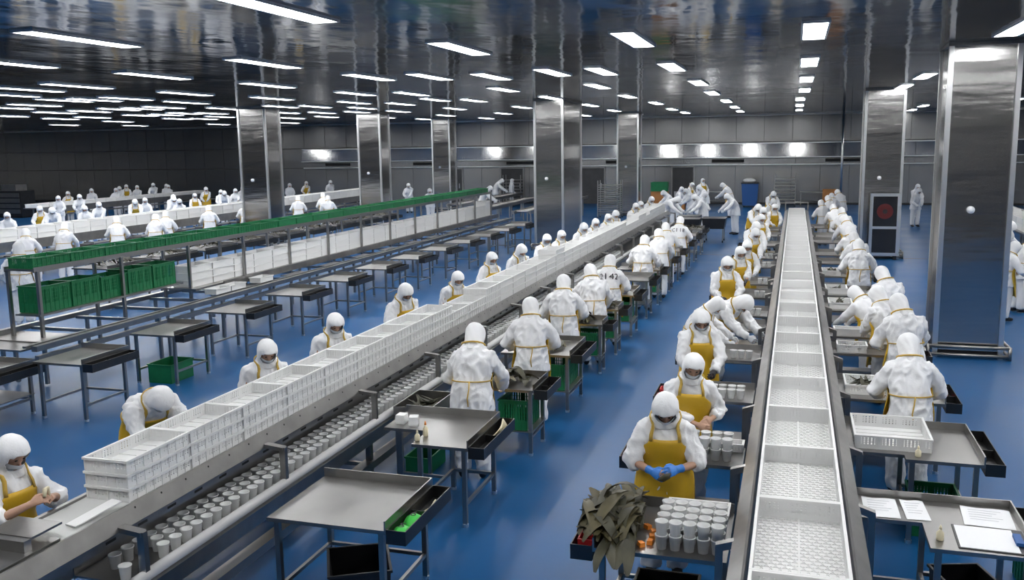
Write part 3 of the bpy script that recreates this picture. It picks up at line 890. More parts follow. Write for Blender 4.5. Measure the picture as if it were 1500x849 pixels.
for s_, ys in ((-1, (5.92, 7.4, 9.2, 11.3, 13.3, 16.4, 18.1, 20.2, 22.3, 24.6, 27.4, 29.8)), (1, (6.75, 8.1, 9.97, 11.65, 13.45, 15.2, 17.2, 19.2, 21.4, 25.2, 28.0, 30.2))):
    for y in ys:      # bent arms in the gaps between the tables
        build('bracket', MB().bar((s_ * .40, y, .985), (s_ * .52, y, .945), .06, .05).bar((s_ * .505, y, .955), (s_ * .505, y, .44), .05, .04, (0, 1, 0)), 'steel', t)
t = thing('gantry_frame', 'square steel gantry frame at the far end of the single-layer tray conveyor', 'frame', (AX, 0, 0))
build('end_frame', MB().box(-.42, -.38, Y1 + .01, Y1 + .05, 0, 1.35).box(.38, .42, Y1 + .01, Y1 + .05, 0, 1.35).box(-.38, .38, Y1 + .01, Y1 + .05, 1.31, 1.35), 'legsteel', t)
for i in range(27):
    y = 4.045 + 1.175 * i
    crate(.545, 1.144, .145, (AX, y + .587, 1.0), 'shallow white open tray lying on the conveyor between the two rows of packers', 'trays on the single-layer conveyor',
          hi=(True if i < 9 else False), lattice=(i < 9), name='plastic_tray', cat='tray')

# ================================================================== conveyor with stacked crates and cups
BX = -4.69
t = thing('crate_conveyor', 'double-deck steel conveyor with stacked white crates above and rows of cups below', 'conveyor', (BX, 0, 0))
Y0, Y1 = 3.4, 34.5
build('belt', MB().box(-.21, .21, Y0, Y1, 1.075, 1.098), 'belt', t)
for s_ in (-1, 1):
    m = MB()
    prof = [(.215, 1.0), (.215, 1.115), (.24, 1.12), (.285, .99), (.285, .975), (.24, .975)]
    r = [(s_ * a, Y0, b) for a, b in prof]; q = [(s_ * a, Y1, b) for a, b in prof]
    build('upper_rail', m.loft([r[::s_], q[::s_]]), 'steel', t)
sl = MB()
for i in range(80):
    sl.box(.2405, .2415, 4.9 + i * .33, 5.0 + i * .33, .925, .945)
build('slotted_channel', MB().box(.19, .24, Y0, Y1, .90, .975), 'steel', t)
tag(build('slots', sl, 'slot', t), kind='stuff')
rv = MB()
for i in range(60):
    rv.cyl((.2515, 5.2 + i * .29, 1.085), (.253, 5.2 + i * .29, 1.0855), .009, 6)
tag(build('rivets', rv, 'slot', t), kind='stuff')
build('cup_shelf', MB().box(-.05, .42, 4.9, Y1, .655, .668), 'topsteel', t)
build('shelf_back', MB().box(-.06, -.05, 4.9, Y1, .64, .90), 'steel', t)
build('round_guard_rail', MB().cyl((.45, 4.9, .675), (.45, Y1, .675), .042, 12), 'rail', t, sm=True)
build('lower_beam', MB().loft([[(.40, Y0, .44), (.50, Y0, .50), (.50, Y0, .63), (.40, Y0, .655)], [(.40, Y1, .44), (.50, Y1, .50), (.50, Y1, .63), (.40, Y1, .655)]]), 'steel', t)
build('lower_beam', MB().box(-.30, -.22, Y0, Y1, .55, .65), 'legsteel', t)
build('foot_rail', MB().box(.30, .42, Y0, Y1, .16, .24), 'legsteel', t)
build('foot_rail', MB().box(-.32, -.24, Y0, Y1, .16, .24), 'legsteel', t)
for i in range(17):
    y = 5.02 + i * 1.86
    b = build('arm_bracket', MB().bar((.27, y, 1.005), (.455, y, .985), .07, .035).bar((.445, y, 1.0), (.445, y, .60), .055, .045, (0, 1, 0)), 'steel', t)
    if i % 2 == 0:
        for s_ in (.36, -.28):
            lg = build('leg', MB().cbox(s_, y, .03, .06, .06, .61), 'legsteel', t)
            build('foot', MB().cyl((s_, y, 0), (s_, y, .03), .045, 8), 'trim', lg)
        build('cross_bar', MB().box(-.28, .36, y - .02, y + .02, .17, .21), 'legsteel', t)
    build('stanchion', MB().box(-.12, -.08, y - .02, y + .02, .64, 1.075), 'legsteel', t)
# empty front section of the upper deck: steel drawers and a white flap
build('front_deck', MB().box(-.20, .20, Y0, 4.55, 1.10, 1.125), 'topsteel', t)
build('front_hatch', MB().box(-.20, .16, 4.30, 4.36, 1.125, 1.20).box(-.20, .16, 4.36, 4.62, 1.19, 1.205), 'steel', t)
build('white_flap', MB().bar((.10, 4.75, 1.115), (.17, 5.12, 1.16), .10, .008), 'crate', t)
gA = 'crates stacked on the double-deck conveyor'
for i in range(39):
    y = 5.22 + .735 * i
    tiers = 3
    if i in (9, 10): tiers = 2
    if i in (17,): tiers = 4
    if i in (28, 29, 30, 33): tiers = 2
    for k in range(tiers):
        lab = ('white perforated crate on top of its stack on the double-deck conveyor' if k == tiers - 1 else
               'white perforated crate under others in a stack on the double-deck conveyor')
        crate(.362, .704, .104, (BX, y + .362, 1.1 + .105 * k), lab, gA + (' (top)' if k == tiers - 1 else ' (lower)'), hi=(True if i < 12 else False))
# cups on the lower deck: three rows, the nearest as single cups, the rest joined
rest = MB(); cm = cupmesh(.043, .105, 8)
for j in range(150):
    for k in range(3):
        y = 5.08 + j * .128 + (.064 if k == 1 else 0); x = BX + .36 - .105 * k
        if j in (0, 1) and k < 2: continue
        if any(abs(y - (5.02 + i * 1.86)) < .02 for i in range(12)) and k == 0 and False: continue
        jx, jy = rnd.uniform(-.006, .006), rnd.uniform(-.008, .008)
        if j < 66:
            cup((x + jx, y + jy, .669), 'clear white plastic cup in the rows on the lower deck under the stacked crates', 'cups on the lower deck')
        else:
            n = len(rest.v); rest.v += [(a + x + jx, b + y + jy, c + .669) for a, b, c in cm.v]; rest.f += [tuple(n + q for q in f) for f in cm.f]
tag(build('far_cups', rest, 'cup', sm=True), 'receding rows of small white cups on the lower deck', 'cups', None, 'stuff')
cup((BX + .34, 4.95, .669), 'clear white cup at the very front of the lower deck', 'cups on the lower deck')

# ================================================================== overhead green crate line
CX = -11.35
t = thing('crate_rack_line', 'long two-level steel rack with green crates overhead and white crates below', 'rack', (CX, 0, 0))
build('green_shelf', MB().box(-.27, .27, 11.2, 33.6, 1.80, 1.83).box(.27, .29, 11.2, 33.6, 1.78, 1.86).box(-.29, -.27, 11.2, 33.6, 1.78, 1.86), 'legsteel', t)
build('crate_deck', MB().box(-.30, .45, 14.9, 33.8, .93, .97), 'steel', t)
build('deck_fascia', MB().box(.45, .47, 15.8, 33.8, .86, 1.0), 'steel', t)
build('lower_shelf', MB().box(-.15, .33, 11.2, 14.7, 1.10, 1.13), 'legsteel', t)
build('front_rail', MB().box(.90, 1.0, 10.4, 34, .76, .84).box(.74, .80, 10.4, 34, .80, .83), 'steel', t)
build('front_rail', MB().box(.95, 1.02, 10.4, 34, .62, .70), 'legsteel', t)
build('inner_rail', MB().box(-.62, -.52, 10.4, 34, .76, .84), 'legsteel', t)
build('roller_bed', MB().box(-.5, .70, 10.4, 11.6, .74, .77), 'topsteel', t)
for i in range(24):
    y = 10.9 + i * .98
    build('cross_roller', MB().box(-.52, .90, y - .03, y + .03, .74, .79), 'legsteel', t)
for i in range(13):
    y = 11.25 + i * 1.85
    for x in (-.27, .30):
        build('post', MB().cbox(x, y, .03, .05, .05, 1.77), 'legsteel', t)
    build('leg', MB().cbox(.95, y + .05, .03, .05, .05, .73), 'legsteel', t)
    build('leg', MB().cbox(-.57, y + .05, .03, .05, .05, .73), 'legsteel', t)
for i in range(10):    # steel chutes along the lower deck
    y = 16.2 + i * 1.7
    build('chute', MB().loft([[(.48, y, .80), (.86, y + .1, .78), (.86, y + .1, .795), (.48, y, .815)], [(.48, y + .8, .80), (.86, y + .75, .78), (.86, y + .75, .795), (.48, y + .8, .815)]]), 'topsteel', t)
for i in range(28):
    y = 11.25 + .79 * i
    crate(.46, .76, .17, (CX, y + .38, 1.831), 'green plastic crate in the single row along the overhead shelf', 'green crates on the overhead shelf', 'green', hi=(True if i < 9 else False))
for i in range(5):
    y = 11.3 + .66 * i
    crate(.42, .62, .42 if i != 2 else .38, (CX + .05, y + .32, 1.131), 'tall dark green crate standing on the short shelf under the overhead green row', 'tall green crates on the short shelf', 'green', hi=True)
for i in range(25):
    y = 15.0 + .745 * i
    n = 3 if i < 24 else 4
    for k in range(n):
        crate(.40, .714, .137, (CX + .06, y + .37, .971 + .138 * k), 'white crate stacked three high on the deck beneath the overhead green row', 'white crates under the green row', hi=(False if i < 6 else None))
for (y, z, n) in ((15.05, .841, 2), (16.6, .841, 1)):
    for k in range(n):
        crate(.26, .488, .11, (CX + .66, y + .25 + .52 * k, z), 'low white crate set out in front of the white crate row on the rack', 'low white crates by the rack rail', hi=False)

# ================================================================== far lines
def farline(name, label, x, y0, y1, wd, tiers, clab, grp, ch=.17, tilt=0.0):
    rz = tilt
    t = thing(name, label, 'conveyor', (x, y0, 0), rz)
    L = y1 - y0
    build('deck', MB().box(-wd / 2 - .1, wd / 2 + .1, 0, L, 1.03, 1.08), 'steel', t)
    build('fascia', MB().box(wd / 2 + .1, wd / 2 + .13, 0, L, .82, 1.1), 'steel', t)
    build('side_shelf', MB().box(wd / 2 + .13, wd / 2 + .55, 0, L, .72, .76), 'steel', t)
    n = int(L / 2)
    for i in range(n):
        for s_ in (-1, 1):
            build('leg', MB().cbox(s_ * wd / 2, .5 + i * 2, 0, .06, .06, 1.03), 'legsteel', t)
    n = int(L / .745)
    for i in range(n):
        for k in range(tiers):
            dx, dy = 0, .37 + i * .745
            wx = x - math.sin(rz) * dy; wy = y0 + math.cos(rz) * dy
            crate(wd - .03, .712, ch, (wx, wy, 1.081 + (ch + .001) * k), clab, grp, hi=None, rz=rz)
farline('far_conveyor', 'distant conveyor heaped with white crates behind the green crate row', -21.7, 17.5, 47.0, .75, 2, 'white crate in the two-high row on the conveyor behind the green crate row', 'white crates on the conveyor behind the green row', tilt=.022)
farline('farther_conveyor', 'farthest conveyor with a single row of white crates near the dark back wall', -33.4, 34.0, 47.0, .7, 1, 'white crate on the farthest conveyor by the dark back wall', 'white crates on the farthest conveyor')
farline('side_conveyor', 'conveyor of white crates partly hidden behind the wide mirror-steel column', 6.1, 19.0, 37.0, .7, 2, 'white crate on the conveyor partly hidden behind the wide mirror-steel column', 'white crates behind the mirror column', tilt=-.02)

# ================================================================== tables and what lies on them
rnd = random.Random(11)
# ---- tables along the cup side of the crate conveyor
table(-3.81, -2.81, 5.88, 6.82, 1, 'bare steel tray table with two lime green packets in its side trough', None)
table(-3.42, -2.85, 7.80, 8.80, 1, 'steel tray table with small bottles and white blocks, side trough of bamboo strips', None, wing=(.48, .42))
brt = [(9.92, .66), (11.75, .95), (13.95, .42), (15.30, .48), (16.85, .75), (18.75, .75), (20.4, .6), (22.4, .6), (24.1, .7), (26.2, .8), (28.2, .8), (30.2, .8)]
for i, (y, d) in enumerate(brt):
    clean = (i == 5)
    lab = ('clean-topped bare steel table ahead of the worker with a number on the back' if clean else
           'steel table heaped with dark leaves, dark green crate on its lower shelf' if i < 6 else
           'distant steel table of dark leaves beside the crate conveyor')
    table(-3.78, -2.80, y, y + d, 1, lab, None if clean else ('leaf tables beside the crate conveyor' if i < 6 else 'distant leaf tables beside the crate conveyor'), shelf=True, topmat='topsteel' if clean else 'steel')
    if not clean:
        if i < 3:
            leafpile(-3.25, y + d / 2, .34, d * .32, .07, 20 - 4 * i, ('dark dried leaf in the heap on the leaf table just past the bottle table' if i == 0 else 'dark dried leaf in a flat heap on a table between backs-turned workers'),
                     'leaves on the first leaf table' if i == 0 else 'leaves on the tables of the backs-turned workers', rnd, (-3.77, -2.83, y + .01, y + d - .02), lambda a_, b_: .801)
        else:
            leafheap(-3.25, y + d / 2, .80, .42, d * .42, .12, 'low heap of dark leaves on a table beside the crate conveyor', 'leaf heaps beside the crate conveyor', i)
    if i < 8 and not clean:
        crate(.34, max(.36, d - .12), .36, (-3.075, y + d / 2, .296), 'dark green crate on the lower shelf of a leaf table beside the aisle', 'green crates under the leaf tables', 'green', hi=(i < 4))
crate(.28, .5, .2, (-3.905, 9.3, .0), 'dark green crate on the floor beside the crate conveyor legs', None, 'green', hi=False)
t = thing('steel_bin', 'open steel bin of dark leaves beside the bare-handed back-turned worker at the bottle table', 'bin', (-3.86, 9.3, 0))
build('bin_wall', MB().box(-.26, -.248, -.36, .36, .62, .80).box(.16, .172, -.36, .36, .62, .80).box(-.248, .16, -.36, -.348, .62, .80).box(-.248, .16, .348, .36, .62, .80).box(-.248, .16, -.348, .348, .62, .63), 'steel', t)
for a, b in ((-.23, -.33), (.14, -.33), (-.23, .33), (.14, .33)): build('leg', MB().cbox(a, b, 0, .035, .035, .62), 'legsteel', t)
leafheap(-3.91, 9.3, .64, .17, .3, .12, 'dark leaves filling the open steel bin', None, 55)
# small things on the first two tables
def packet(x, y, z, ang, txt):
    t = thing('green_packet', 'lime green packet printed %s in the trough of the bare tray table' % txt, 'packet', (x, y, z), ang)
    m = MB(); rows = []
    for i in range(7):
        u = i / 6; th = .085 * math.sin(math.pi * u) ** .5 + .006
        y_ = -.10 + .20 * u
        rows.append([(-.052, y_, 0.004), (0, y_, 0.0), (.052, y_, .004), (.055, y_, th * .8), (0, y_, th + .004), (-.055, y_, th * .8)])
    m.loft(rows); build('pouch', m, 'lime', t, sm=True)
    o = link('printed_mark', flat_text(txt, .11, 'ink'), t); o.location = (0, 0, .0965)
packet(-2.729, 6.00, .709, .03, 'S'); packet(-2.729, 6.225, .709, -.03, '6')
t = thing('bamboo_strips', 'pale bamboo strips lying loose in the trough of the bare tray table', 'strips', (-2.729, 6.6, .71))
for i in range(5): build('strip', MB().bar((-.03 + .012 * i, -.12, .006 + .004 * i), (.03 - .01 * i, .10, .012 + .004 * i), .012, .003), 'cream', t)
t = thing('bamboo_strips', 'pale bamboo strips heaped in the trough of the bottle table', 'strips', (-2.769, 8.55, .71))
for i in range(12): build('strip', MB().bar((-.05 + .008 * i, -.20 + .01 * i, .006 + .008 * i), (.05 - .008 * i, .17 + .004 * i, .012 + .008 * i), .014, .003), 'cream', t)
for i, (x, y) in enumerate(((-3.78, 8.40), (-3.63, 8.36))):
    o = build('white_block', MB().loft([[(-.045, -.055, 0), (.045, -.055, 0), (.045, .055, 0), (-.045, .055, 0)], [(-.05, -.06, .02), (.05, -.06, .02), (.05, .06, .02), (-.05, .06, .02)], [(-.045, -.055, .095), (.045, -.055, .095), (.045, .055, .095), (-.045, .055, .095)]]), 'crate', None, (x, y, .801), .3 * i)
    tag(o, 'small white foam block on the bottle table next to the conveyor', 'block', 'white blocks on the bottle table')
def bottle(x, y, z, h, label, group=None):
    t = thing('small_bottle', label, 'bottle', (x, y, z), 0, group)
    m = MB(); n = 12; C = lambda r, q: [(r * math.cos(2 * math.pi * j / n), r * math.sin(2 * math.pi * j / n), q) for j in range(n)]
    build('bottle_body', m.loft([C(.022, 0), C(.026, .006), C(.026, h * .5), C(.010, h * .65), C(.009, h * .75)]), 'cream', t, sm=True)
    build('spout', MB().loft([C(.011, h * .75), C(.010, h * .82), C(.004, h)]), 'orange' if h > .13 else 'cream', t, sm=True)
bottle(-3.40, 7.90, .801, .11, 'short cream glue bottle on the bottle table'); bottle(-3.38, 8.06, .801, .15, 'taller bottle with orange tip on the bottle table')
bottle(1.06, 6.76, .801, .11, 'cream glue bottle standing on the paper-strewn table'); bottle(1.13, 8.60, .801, .10, 'cream glue bottle beside the white lattice basket')

# ---- tables on the aisle side of the tray conveyor (faces visible)
alt = [(6.0, .88, 5, 4), (7.92, .55, 4, 2), (10.0, .58, 4, 2), (12.0, .66, 3, 1), (13.95, .6, 0, 0), (15.2, .55, 2, 1), (17.05, .6, 2, 1), (18.7, .5, 2, 1), (21.3, .6, 2, 1), (22.95, .5, 2, 1), (25.8, .6, 0, 0), (28.5, .6, 0, 0), (30.3, .5, 0, 0)]
for i, (y, d, nc, nr) in enumerate(alt):
    lab = ('steel table with a big olive leaf heap, rows of cups and red tubs' if i == 0 else
           'steel table with cups in front of the packer with folded forearms' if i == 1 else
           'steel table with a row of cups in front of the masked packer standing upright' if i == 2 else
           'steel table before the two packers bending together' if i == 3 else
           'small steel table in the aisle-side row of the tray conveyor')
    table(-1.28, -.36, y, y + d, -1, lab, None if i < 4 else 'aisle-side tables along the tray conveyor', shelf=(i > 0), topmat='steel')
    for a in range(nc):
        for b in range(nr):
            x = -.43 - .096 * a if i == 0 else -.50 - .10 * a
            yy = y + .12 + .125 * b if i == 0 else y + .14 + .17 * b
            fill = (i == 1 and a < 2)
            z = .801
            cup((x, yy, z), 'clear plastic cup %s on the table with the big leaf heap' % ('with dark filling' if fill else 'standing empty') if i == 0 else
                'clear plastic cup in the tray in front of the packer with folded forearms' if i == 1 else 'clear plastic cup on one of the aisle-side tables further along',
                'cups on the olive leaf table' if i == 0 else 'cups before the packer with folded forearms' if i == 1 else 'cups on the aisle-side tables', fill)
            if i == 0 or (i == 1 and b < 2):
                cup((x, yy, z + .098), ('clear plastic cup with dark filling stacked on another by the big leaf heap' if a < 2 else 'empty clear plastic cup stacked on another by the big leaf heap') if i == 0 else 'clear plastic cup stacked on another in front of the packer with folded forearms',
                    'upper cups on the olive leaf table' if i == 0 else 'upper cups before the packer with folded forearms', i == 0 and a < 2)
    for q, yy in enumerate((y + d * .24, y + d * .76)):
        if i < 9:
            o = build('red_tub', MB().loft([[(-.05, -.07, 0), (.05, -.07, 0), (.05, .07, 0), (-.05, .07, 0)], [(-.058, -.08, .085), (.058, -.08, .085), (.058, .08, .085), (-.058, .08, .085)], [(-.048, -.07, .085), (.048, -.07, .085), (.048, .07, .085), (-.048, .07, .085)], [(-.044, -.066, .02), (.044, -.066, .02), (.044, .066, .02), (-.044, .066, .02)]], True, True), 'red' if not (i == 3) else 'orange', None, (-1.361, yy, .709))
            tag(o, ('red tub in the trough of the table with the big olive leaf heap' if i == 0 else 'orange tub in the trough of the table before the two bending packers' if i == 3 else 'red tub in the side trough of an aisle-side packing table'), 'tub',
                'red tubs by the olive leaf heap' if i == 0 else 'orange tubs' if i == 3 else 'red tubs in the aisle-side troughs')
    if i == 0:
        grd = lambda a_, b_: (.877 if -1.30 < a_ < -1.262 else .822 if a_ < -1.28 else .801)
        for q in range(95):
            a = rnd.uniform(0, 6.28); r = math.sqrt(rnd.random())
            x, yy = -1.18 + .22 * r * math.cos(a), 6.36 + .32 * r * math.sin(a)
            rest_leaf(x, yy, (rnd.uniform(.0, .55), rnd.uniform(-.35, .35), rnd.gauss(0, .75)), rnd.randrange(4), .001 + .12 * (1 - r) * rnd.random(), (-1.43, -.985, 6.005, 6.85), grd,
                      'olive leaf in the big heap on the table of the packer with blue gloves', 'leaves of the big olive heap', rnd.choice(('leaf', 'leaf2')))
        for q, (x, rx) in enumerate(((-1.20, .62), (-1.08, .5), (-1.02, .58), (-1.14, .45))):
            leaf((x, 5.985, .812), (rx, .10 * q - .15, .3 * q - .45), 'olive leaf hanging over the table edge below the big heap', 'leaves hanging from the big olive heap', (0, 2)[q % 2], 'leaf')
    elif i < 4:
        leafpile(-1.10, y + d * .5, .14, d * .3, .10, 14 if i < 3 else 8, ['', 'dark leaf in the small heap before the packer with folded forearms', 'dark leaf in the heap before the masked packer standing upright', 'dark leaf before the two bending packers'][i],
                 ['', 'leaves by folded forearms', 'leaves by upright packer', 'leaves by bending packers'][i], rnd, (-1.262, -.87, y + .005, y + d - .02), lambda a_, b_: .801)
    else:
        leafheap(-1.08, y + d * .5, .80, .18, d * .4, .12, 'small heap of dark leaves on an aisle-side table of the tray conveyor', 'leaf heaps on the aisle-side tables', 70 + i, 14)
# orange offcuts
for q, (x, y) in enumerate(((-.90, 6.17), (-.90, 6.26), (-.90, 6.35), (-.955, 6.12), (-.955, 6.43))):
    o = build('orange_piece', MB().loft([[(-.022, -.03, 0), (.02, -.028, 0), (.024, .03, 0), (-.02, .028, 0)], [(-.018, -.026, .028), (.018, -.024, .03), (.02, .026, .026), (-.016, .026, .03)]]), 'orange', None, (x, y, .801), q * .2)
    tag(o, 'orange chunk between the olive leaf heap and the cups', 'food piece', 'orange chunks')
crate(.44, .24, .09, (-.62, 6.722, .801), 'white lattice tray behind the rows of nested cups', None, hi=True, name='plastic_tray', cat='tray')
crate(.30, .13, .08, (-.53, 8.373, .801), 'white lattice tray beside the conveyor at the table of the packer with folded forearms', None, hi=True, name='plastic_tray', cat='tray')
def tub(x, y, z, W, D, h, label, ang=0.0, m='black'):
    t = thing('black_tub', label, 'tub', (x, y, z), ang)
    q = MB().loft([[(-W * .45, -D * .45, 0), (W * .45, -D * .45, 0), (W * .45, D * .45, 0), (-W * .45, D * .45, 0)], [(-W / 2, -D / 2, h), (W / 2, -D / 2, h), (W / 2, D / 2, h), (-W / 2, D / 2, h)],
                   [(-W * .48, -D * .48, h), (W * .48, -D * .48, h), (W * .48, D * .48, h), (-W * .48, D * .48, h)], [(-W * .43, -D * .43, .012), (W * .43, -D * .43, .012), (W * .43, D * .43, .012), (-W * .43, D * .43, .012)]])
    build('tub_shell', q, m, t)
    r = MB().box(-W / 2 - .012, W / 2 + .012, -D / 2 - .012, -D / 2 + .006, h - .016, h + .004).box(-W / 2 - .012, W / 2 + .012, D / 2 - .006, D / 2 + .012, h - .016, h + .004) \
        .box(-W / 2 - .012, -W / 2 + .006, -D / 2, D / 2, h - .016, h + .004).box(W / 2 - .006, W / 2 + .012, -D / 2, D / 2, h - .016, h + .004)
    build('tub_rim', r, m, t)
tub(-.83, 6.42, 0, .46, .60, .34, 'black plastic tub on the floor beneath the table with the big olive leaf heap')
o = tag(build('blue_bag', MB().ell((0, 0, .06), (.08, .09, .06)), 'bluecart', None, (-.76, 6.52, .012), sm=True), 'crumpled blue plastic bag inside the black tub under the leaf heap table', 'bag')
tub(-3.27, 6.33, 0, .48, .52, .32, 'black plastic tub on the floor beneath the bare tray table', .5)
tub(1.32, 7.14, 0, .37, .44, .37, 'black plastic tub on the floor under the paper-strewn table', .3)

# ---- tables on the far side of the tray conveyor (backs visible)
table(.98, 1.66, 6.60, 7.52, 1, 'steel table strewn with paper forms and a clipboard', None, lip=.06, wing=(.43, .45))
table(1.02, 1.66, 8.50, 9.50, 1, 'steel table with an empty white lattice basket, green crate beneath', None, wing=(.47, .12))
art = [(10.45, .85), (12.72, .36), (13.85, .28), (16.0, .8), (17.6, .8), (20.1, .7), (22.25, .5), (23.9, .7), (26.8, .8), (28.4, .7), (31.4, .6)]
for i, (y, d) in enumerate(art):
    table(.55, 1.62, y, y + d, 1, 'steel work table of a backs-turned packer, red scraps beside the conveyor' if i < 4 else 'distant work table of the backs-turned packers along the tray conveyor',
          'tables of the backs-turned packers' if i < 4 else 'distant tables of the backs-turned packers', topmat='steel', shelf=True)
    if i < 6:
        crate(.36, max(.2, min(.5, d - .1)), .11, (.80, y + d * .5, .801), 'white lattice tray with dark contents on a backs-turned packer\'s table', 'lattice trays of the backs-turned packers', hi=(i < 2), name='plastic_tray', cat='tray')
        leafheap(.80, y + d * .5, .812, .14, min(.5, d - .1) * .4, .05, 'dark leaves lying in a white lattice tray of the backs-turned packers', 'leaves in the lattice trays', 140 + i, 12)
    leafheap(1.45, y + d * .5, .80, .13, d * .36, .14, 'dark leaves at the trough end of a backs-turned packer\'s table', 'leaves at the trough ends', 120 + i, 16)
    o = build('red_scrap', MB().loft([[(-.05, -.07, 0), (.05, -.06, 0), (.05, .07, 0), (-.05, .06, 0)], [(-.02, -.05, .05), (.03, -.03, .045), (.02, .05, .05), (-.03, .03, .06)]]), 'red', None, (1.701, y + d * .75, .709)); o.scale = (.8, .8, .8)
    tag(o, 'red cloth scrap in the trough of a backs-turned packer\'s table', 'cloth', 'red scraps in the troughs')
crate(.64, .70, .13, (.93, 9.06, .801), 'empty white lattice basket on the steel table ahead of the papers', None, hi=True, name='lattice_basket', cat='basket')
crate(.42, .60, .32, (1.34, 9.02, .0), 'dark green crate on the floor under the table with the lattice basket', None, 'green', hi=True)
crate(.30, .5, .3, (2.0, 7.9, .0), 'dark green crate on the floor beside the paper-strewn table', None, 'green', hi=True)
def sheet(x, y, w_, d_, ang, label, lines=True, z=.8015):
    t = thing('paper_sheet', label, 'paper', (x, y, z), ang)
    rows = []
    for i in range(6):
        u = i / 5
        rows.append([(-w_ / 2 + w_ * j / 6, -d_ / 2 + d_ * u, .0015 + .004 * (math.sin(j * 1.3 + u * 2) + 1) * u) for j in range(7)])
    m = MB().loft(rows, False, False, False); m.loft([list(reversed([(a, b, c + .001) for a, b, c in r])) for r in rows][::1], False, False, False)
    build('page', m, 'paper', t, sm=True)
    if lines:
        q = MB()
        for i in range(5): q.box(-w_ * .36, w_ * (.3 - .1 * (i % 3)), d_ * (.3 - .13 * i), d_ * (.3 - .13 * i) + .006, .012, .0125)
        tag(build('printed_lines', q, 'greyink', t), kind='stuff')
    return t
sheet(.71, 7.27, .25, .38, .02, 'plain paper form lying on the table against the conveyor')
sheet(.955, 7.28, .17, .38, .05, 'narrow folded paper form between the other sheets')
sheet(1.45, 7.26, .34, .36, -.06, 'wide printed form at the back of the paper-strewn table')
t = thing('clipboard', 'clipboard with a white form and blue clip on the steel table', 'clipboard', (1.40, 6.85, .8015), -.03)
build('board', MB().box(-.23, .23, -.21, .21, 0, .005), 'darksteel', t)
build('page', MB().box(-.215, .16, -.195, .20, .0052, .0065), 'paper', t)
build('clip', MB().box(.15, .20, -.08, .09, .0052, .03).box(.20, .225, -.20, -.12, .0052, .012), 'bluecart', t)

# ---- empty tables along the rack line
for i in range(12):
    y = 9.75 + 1.93 * i
    table(-9.80, -8.98, y, y + .92, 1, 'bare steel tray table in the unmanned row beside the green crate rack', 'bare tables beside the green crate rack', shelf=False)
table(-11.0, -10.0, 9.1, 10.0, 1, 'frame table with dark leaf trays at the front end of the green crate rack', None, z=.70, shelf=True)
crate(.42, .55, .30, (-9.4, 12.08, .0), 'dark green crate on the floor under a bare table beside the rack', None, 'green', hi=False)
for i in range(9):
    y = 17.2 + 1.85 * i
    table(-15.9, -14.9, y, y + 1.5, 1, 'dark bench of leaves behind the green crate rack', 'dark benches behind the green rack', z=.95, topmat='darksteel', shelf=True)
    leafheap(-15.4, y + .75, .95, .46, .70, .22, 'dark leaves heaped on a bench behind the green crate rack', 'leaf heaps behind the green rack', 200 + i, 40)
# small benches beside the backs-turned row on the far conveyor
for i in range(8):
    y = 20.0 + 2.2 * i
    table(-20.74 - .022 * (y - 20), -20.36 - .022 * (y - 20), y, y + .9, 1, 'dark bench at the near side of the distant white crate conveyor', 'benches at the distant conveyor', topmat='darksteel')

# ================================================================== things along the back wall
def trolley(x, y, label, n=10, m='legsteel'):
    t = thing('rack_trolley', label, 'trolley', (x, y, 0))
    for a in (-.55, .55):
        for b in (-.3, .3):
            build('upright', MB().cbox(a, b, .08, .04, .04, 1.75), m, t)
            build('caster', MB().cyl((a - .02, b, .045), (a + .02, b, .045), .045, 10), 'black', t)
    for i in range(n): build('tray', MB().box(-.53, .53, -.28, .28, .2 + i * 1.5 / n, .23 + i * 1.5 / n), 'steel', t)
trolley(-8.6, 44.6, 'steel rack trolley of stacked trays at the foot of the slim column', 14)
trolley(-.5, 53.2, 'steel rack trolley by the back wall beyond the tray conveyor', 8)
trolley(-16.2, 53.4, 'steel rack trolley under the canopy behind the broad column', 8)
for k in range(3):
    crate(.9, .6, .5, (-7.0, 50.5, .501 * k), 'brown crate stacked beneath a green one near the slim column' if k < 2 else 'green crate topping two brown crates near the slim column', 'brown crates' if k < 2 else None, 'brown' if k < 2 else 'green', hi=False)
crate(.8, .6, .5, (-6.05, 50.6, .0), 'single brown crate on the floor beside the brown and green pile', None, 'brown', hi=False)
for k in range(2):
    crate(.7, .5, .55, (1.75, 50.5, .551 * k), 'brown carton crate stacked by the thin bright pipe', 'brown crates by the pipe', 'brown', hi=False)
t = thing('blue_bin', 'tall blue wheeled bin with white sacks on top by the back wall', 'bin', (-2.35, 53.0, 0))
build('bin_body', MB().loft([[(-.38, -.4, .1), (.38, -.4, .1), (.38, .4, .1), (-.38, .4, .1)], [(-.45, -.45, 1.3), (.45, -.45, 1.3), (.45, .45, 1.3), (-.45, .45, 1.3)]]), 'bluecart', t)
build('bin_rim', MB().box(-.48, .48, -.48, .48, 1.3, 1.36), 'black', t)
for a in (-.3, .3): build('wheel', MB().cyl((a - .03, -.2, .1), (a + .03, -.2, .1), .1, 12), 'black', t)
build('white_sack', MB().ell((-.05, 0, 1.46), (.35, .3, .14)), 'cloth', t, sm=True)
for x, lab in ((-4.3, 'low steel prep bench by the back wall beyond the blue bin'), (1.0, 'low steel prep bench by the back wall near the thin bright pipe')):
    t = thing('prep_bench', lab, 'bench', (x, 53.3, 0))
    build('bench_top', MB().box(-.7, .7, -.35, .35, .78, .83), 'steel', t); build('undershelf', MB().box(-.65, .65, -.3, .3, .3, .33), 'darksteel', t)
    for a in (-.65, .65):
        for b in (-.3, .3): build('leg', MB().cbox(a, b, 0, .05, .05, .78), 'legsteel', t)
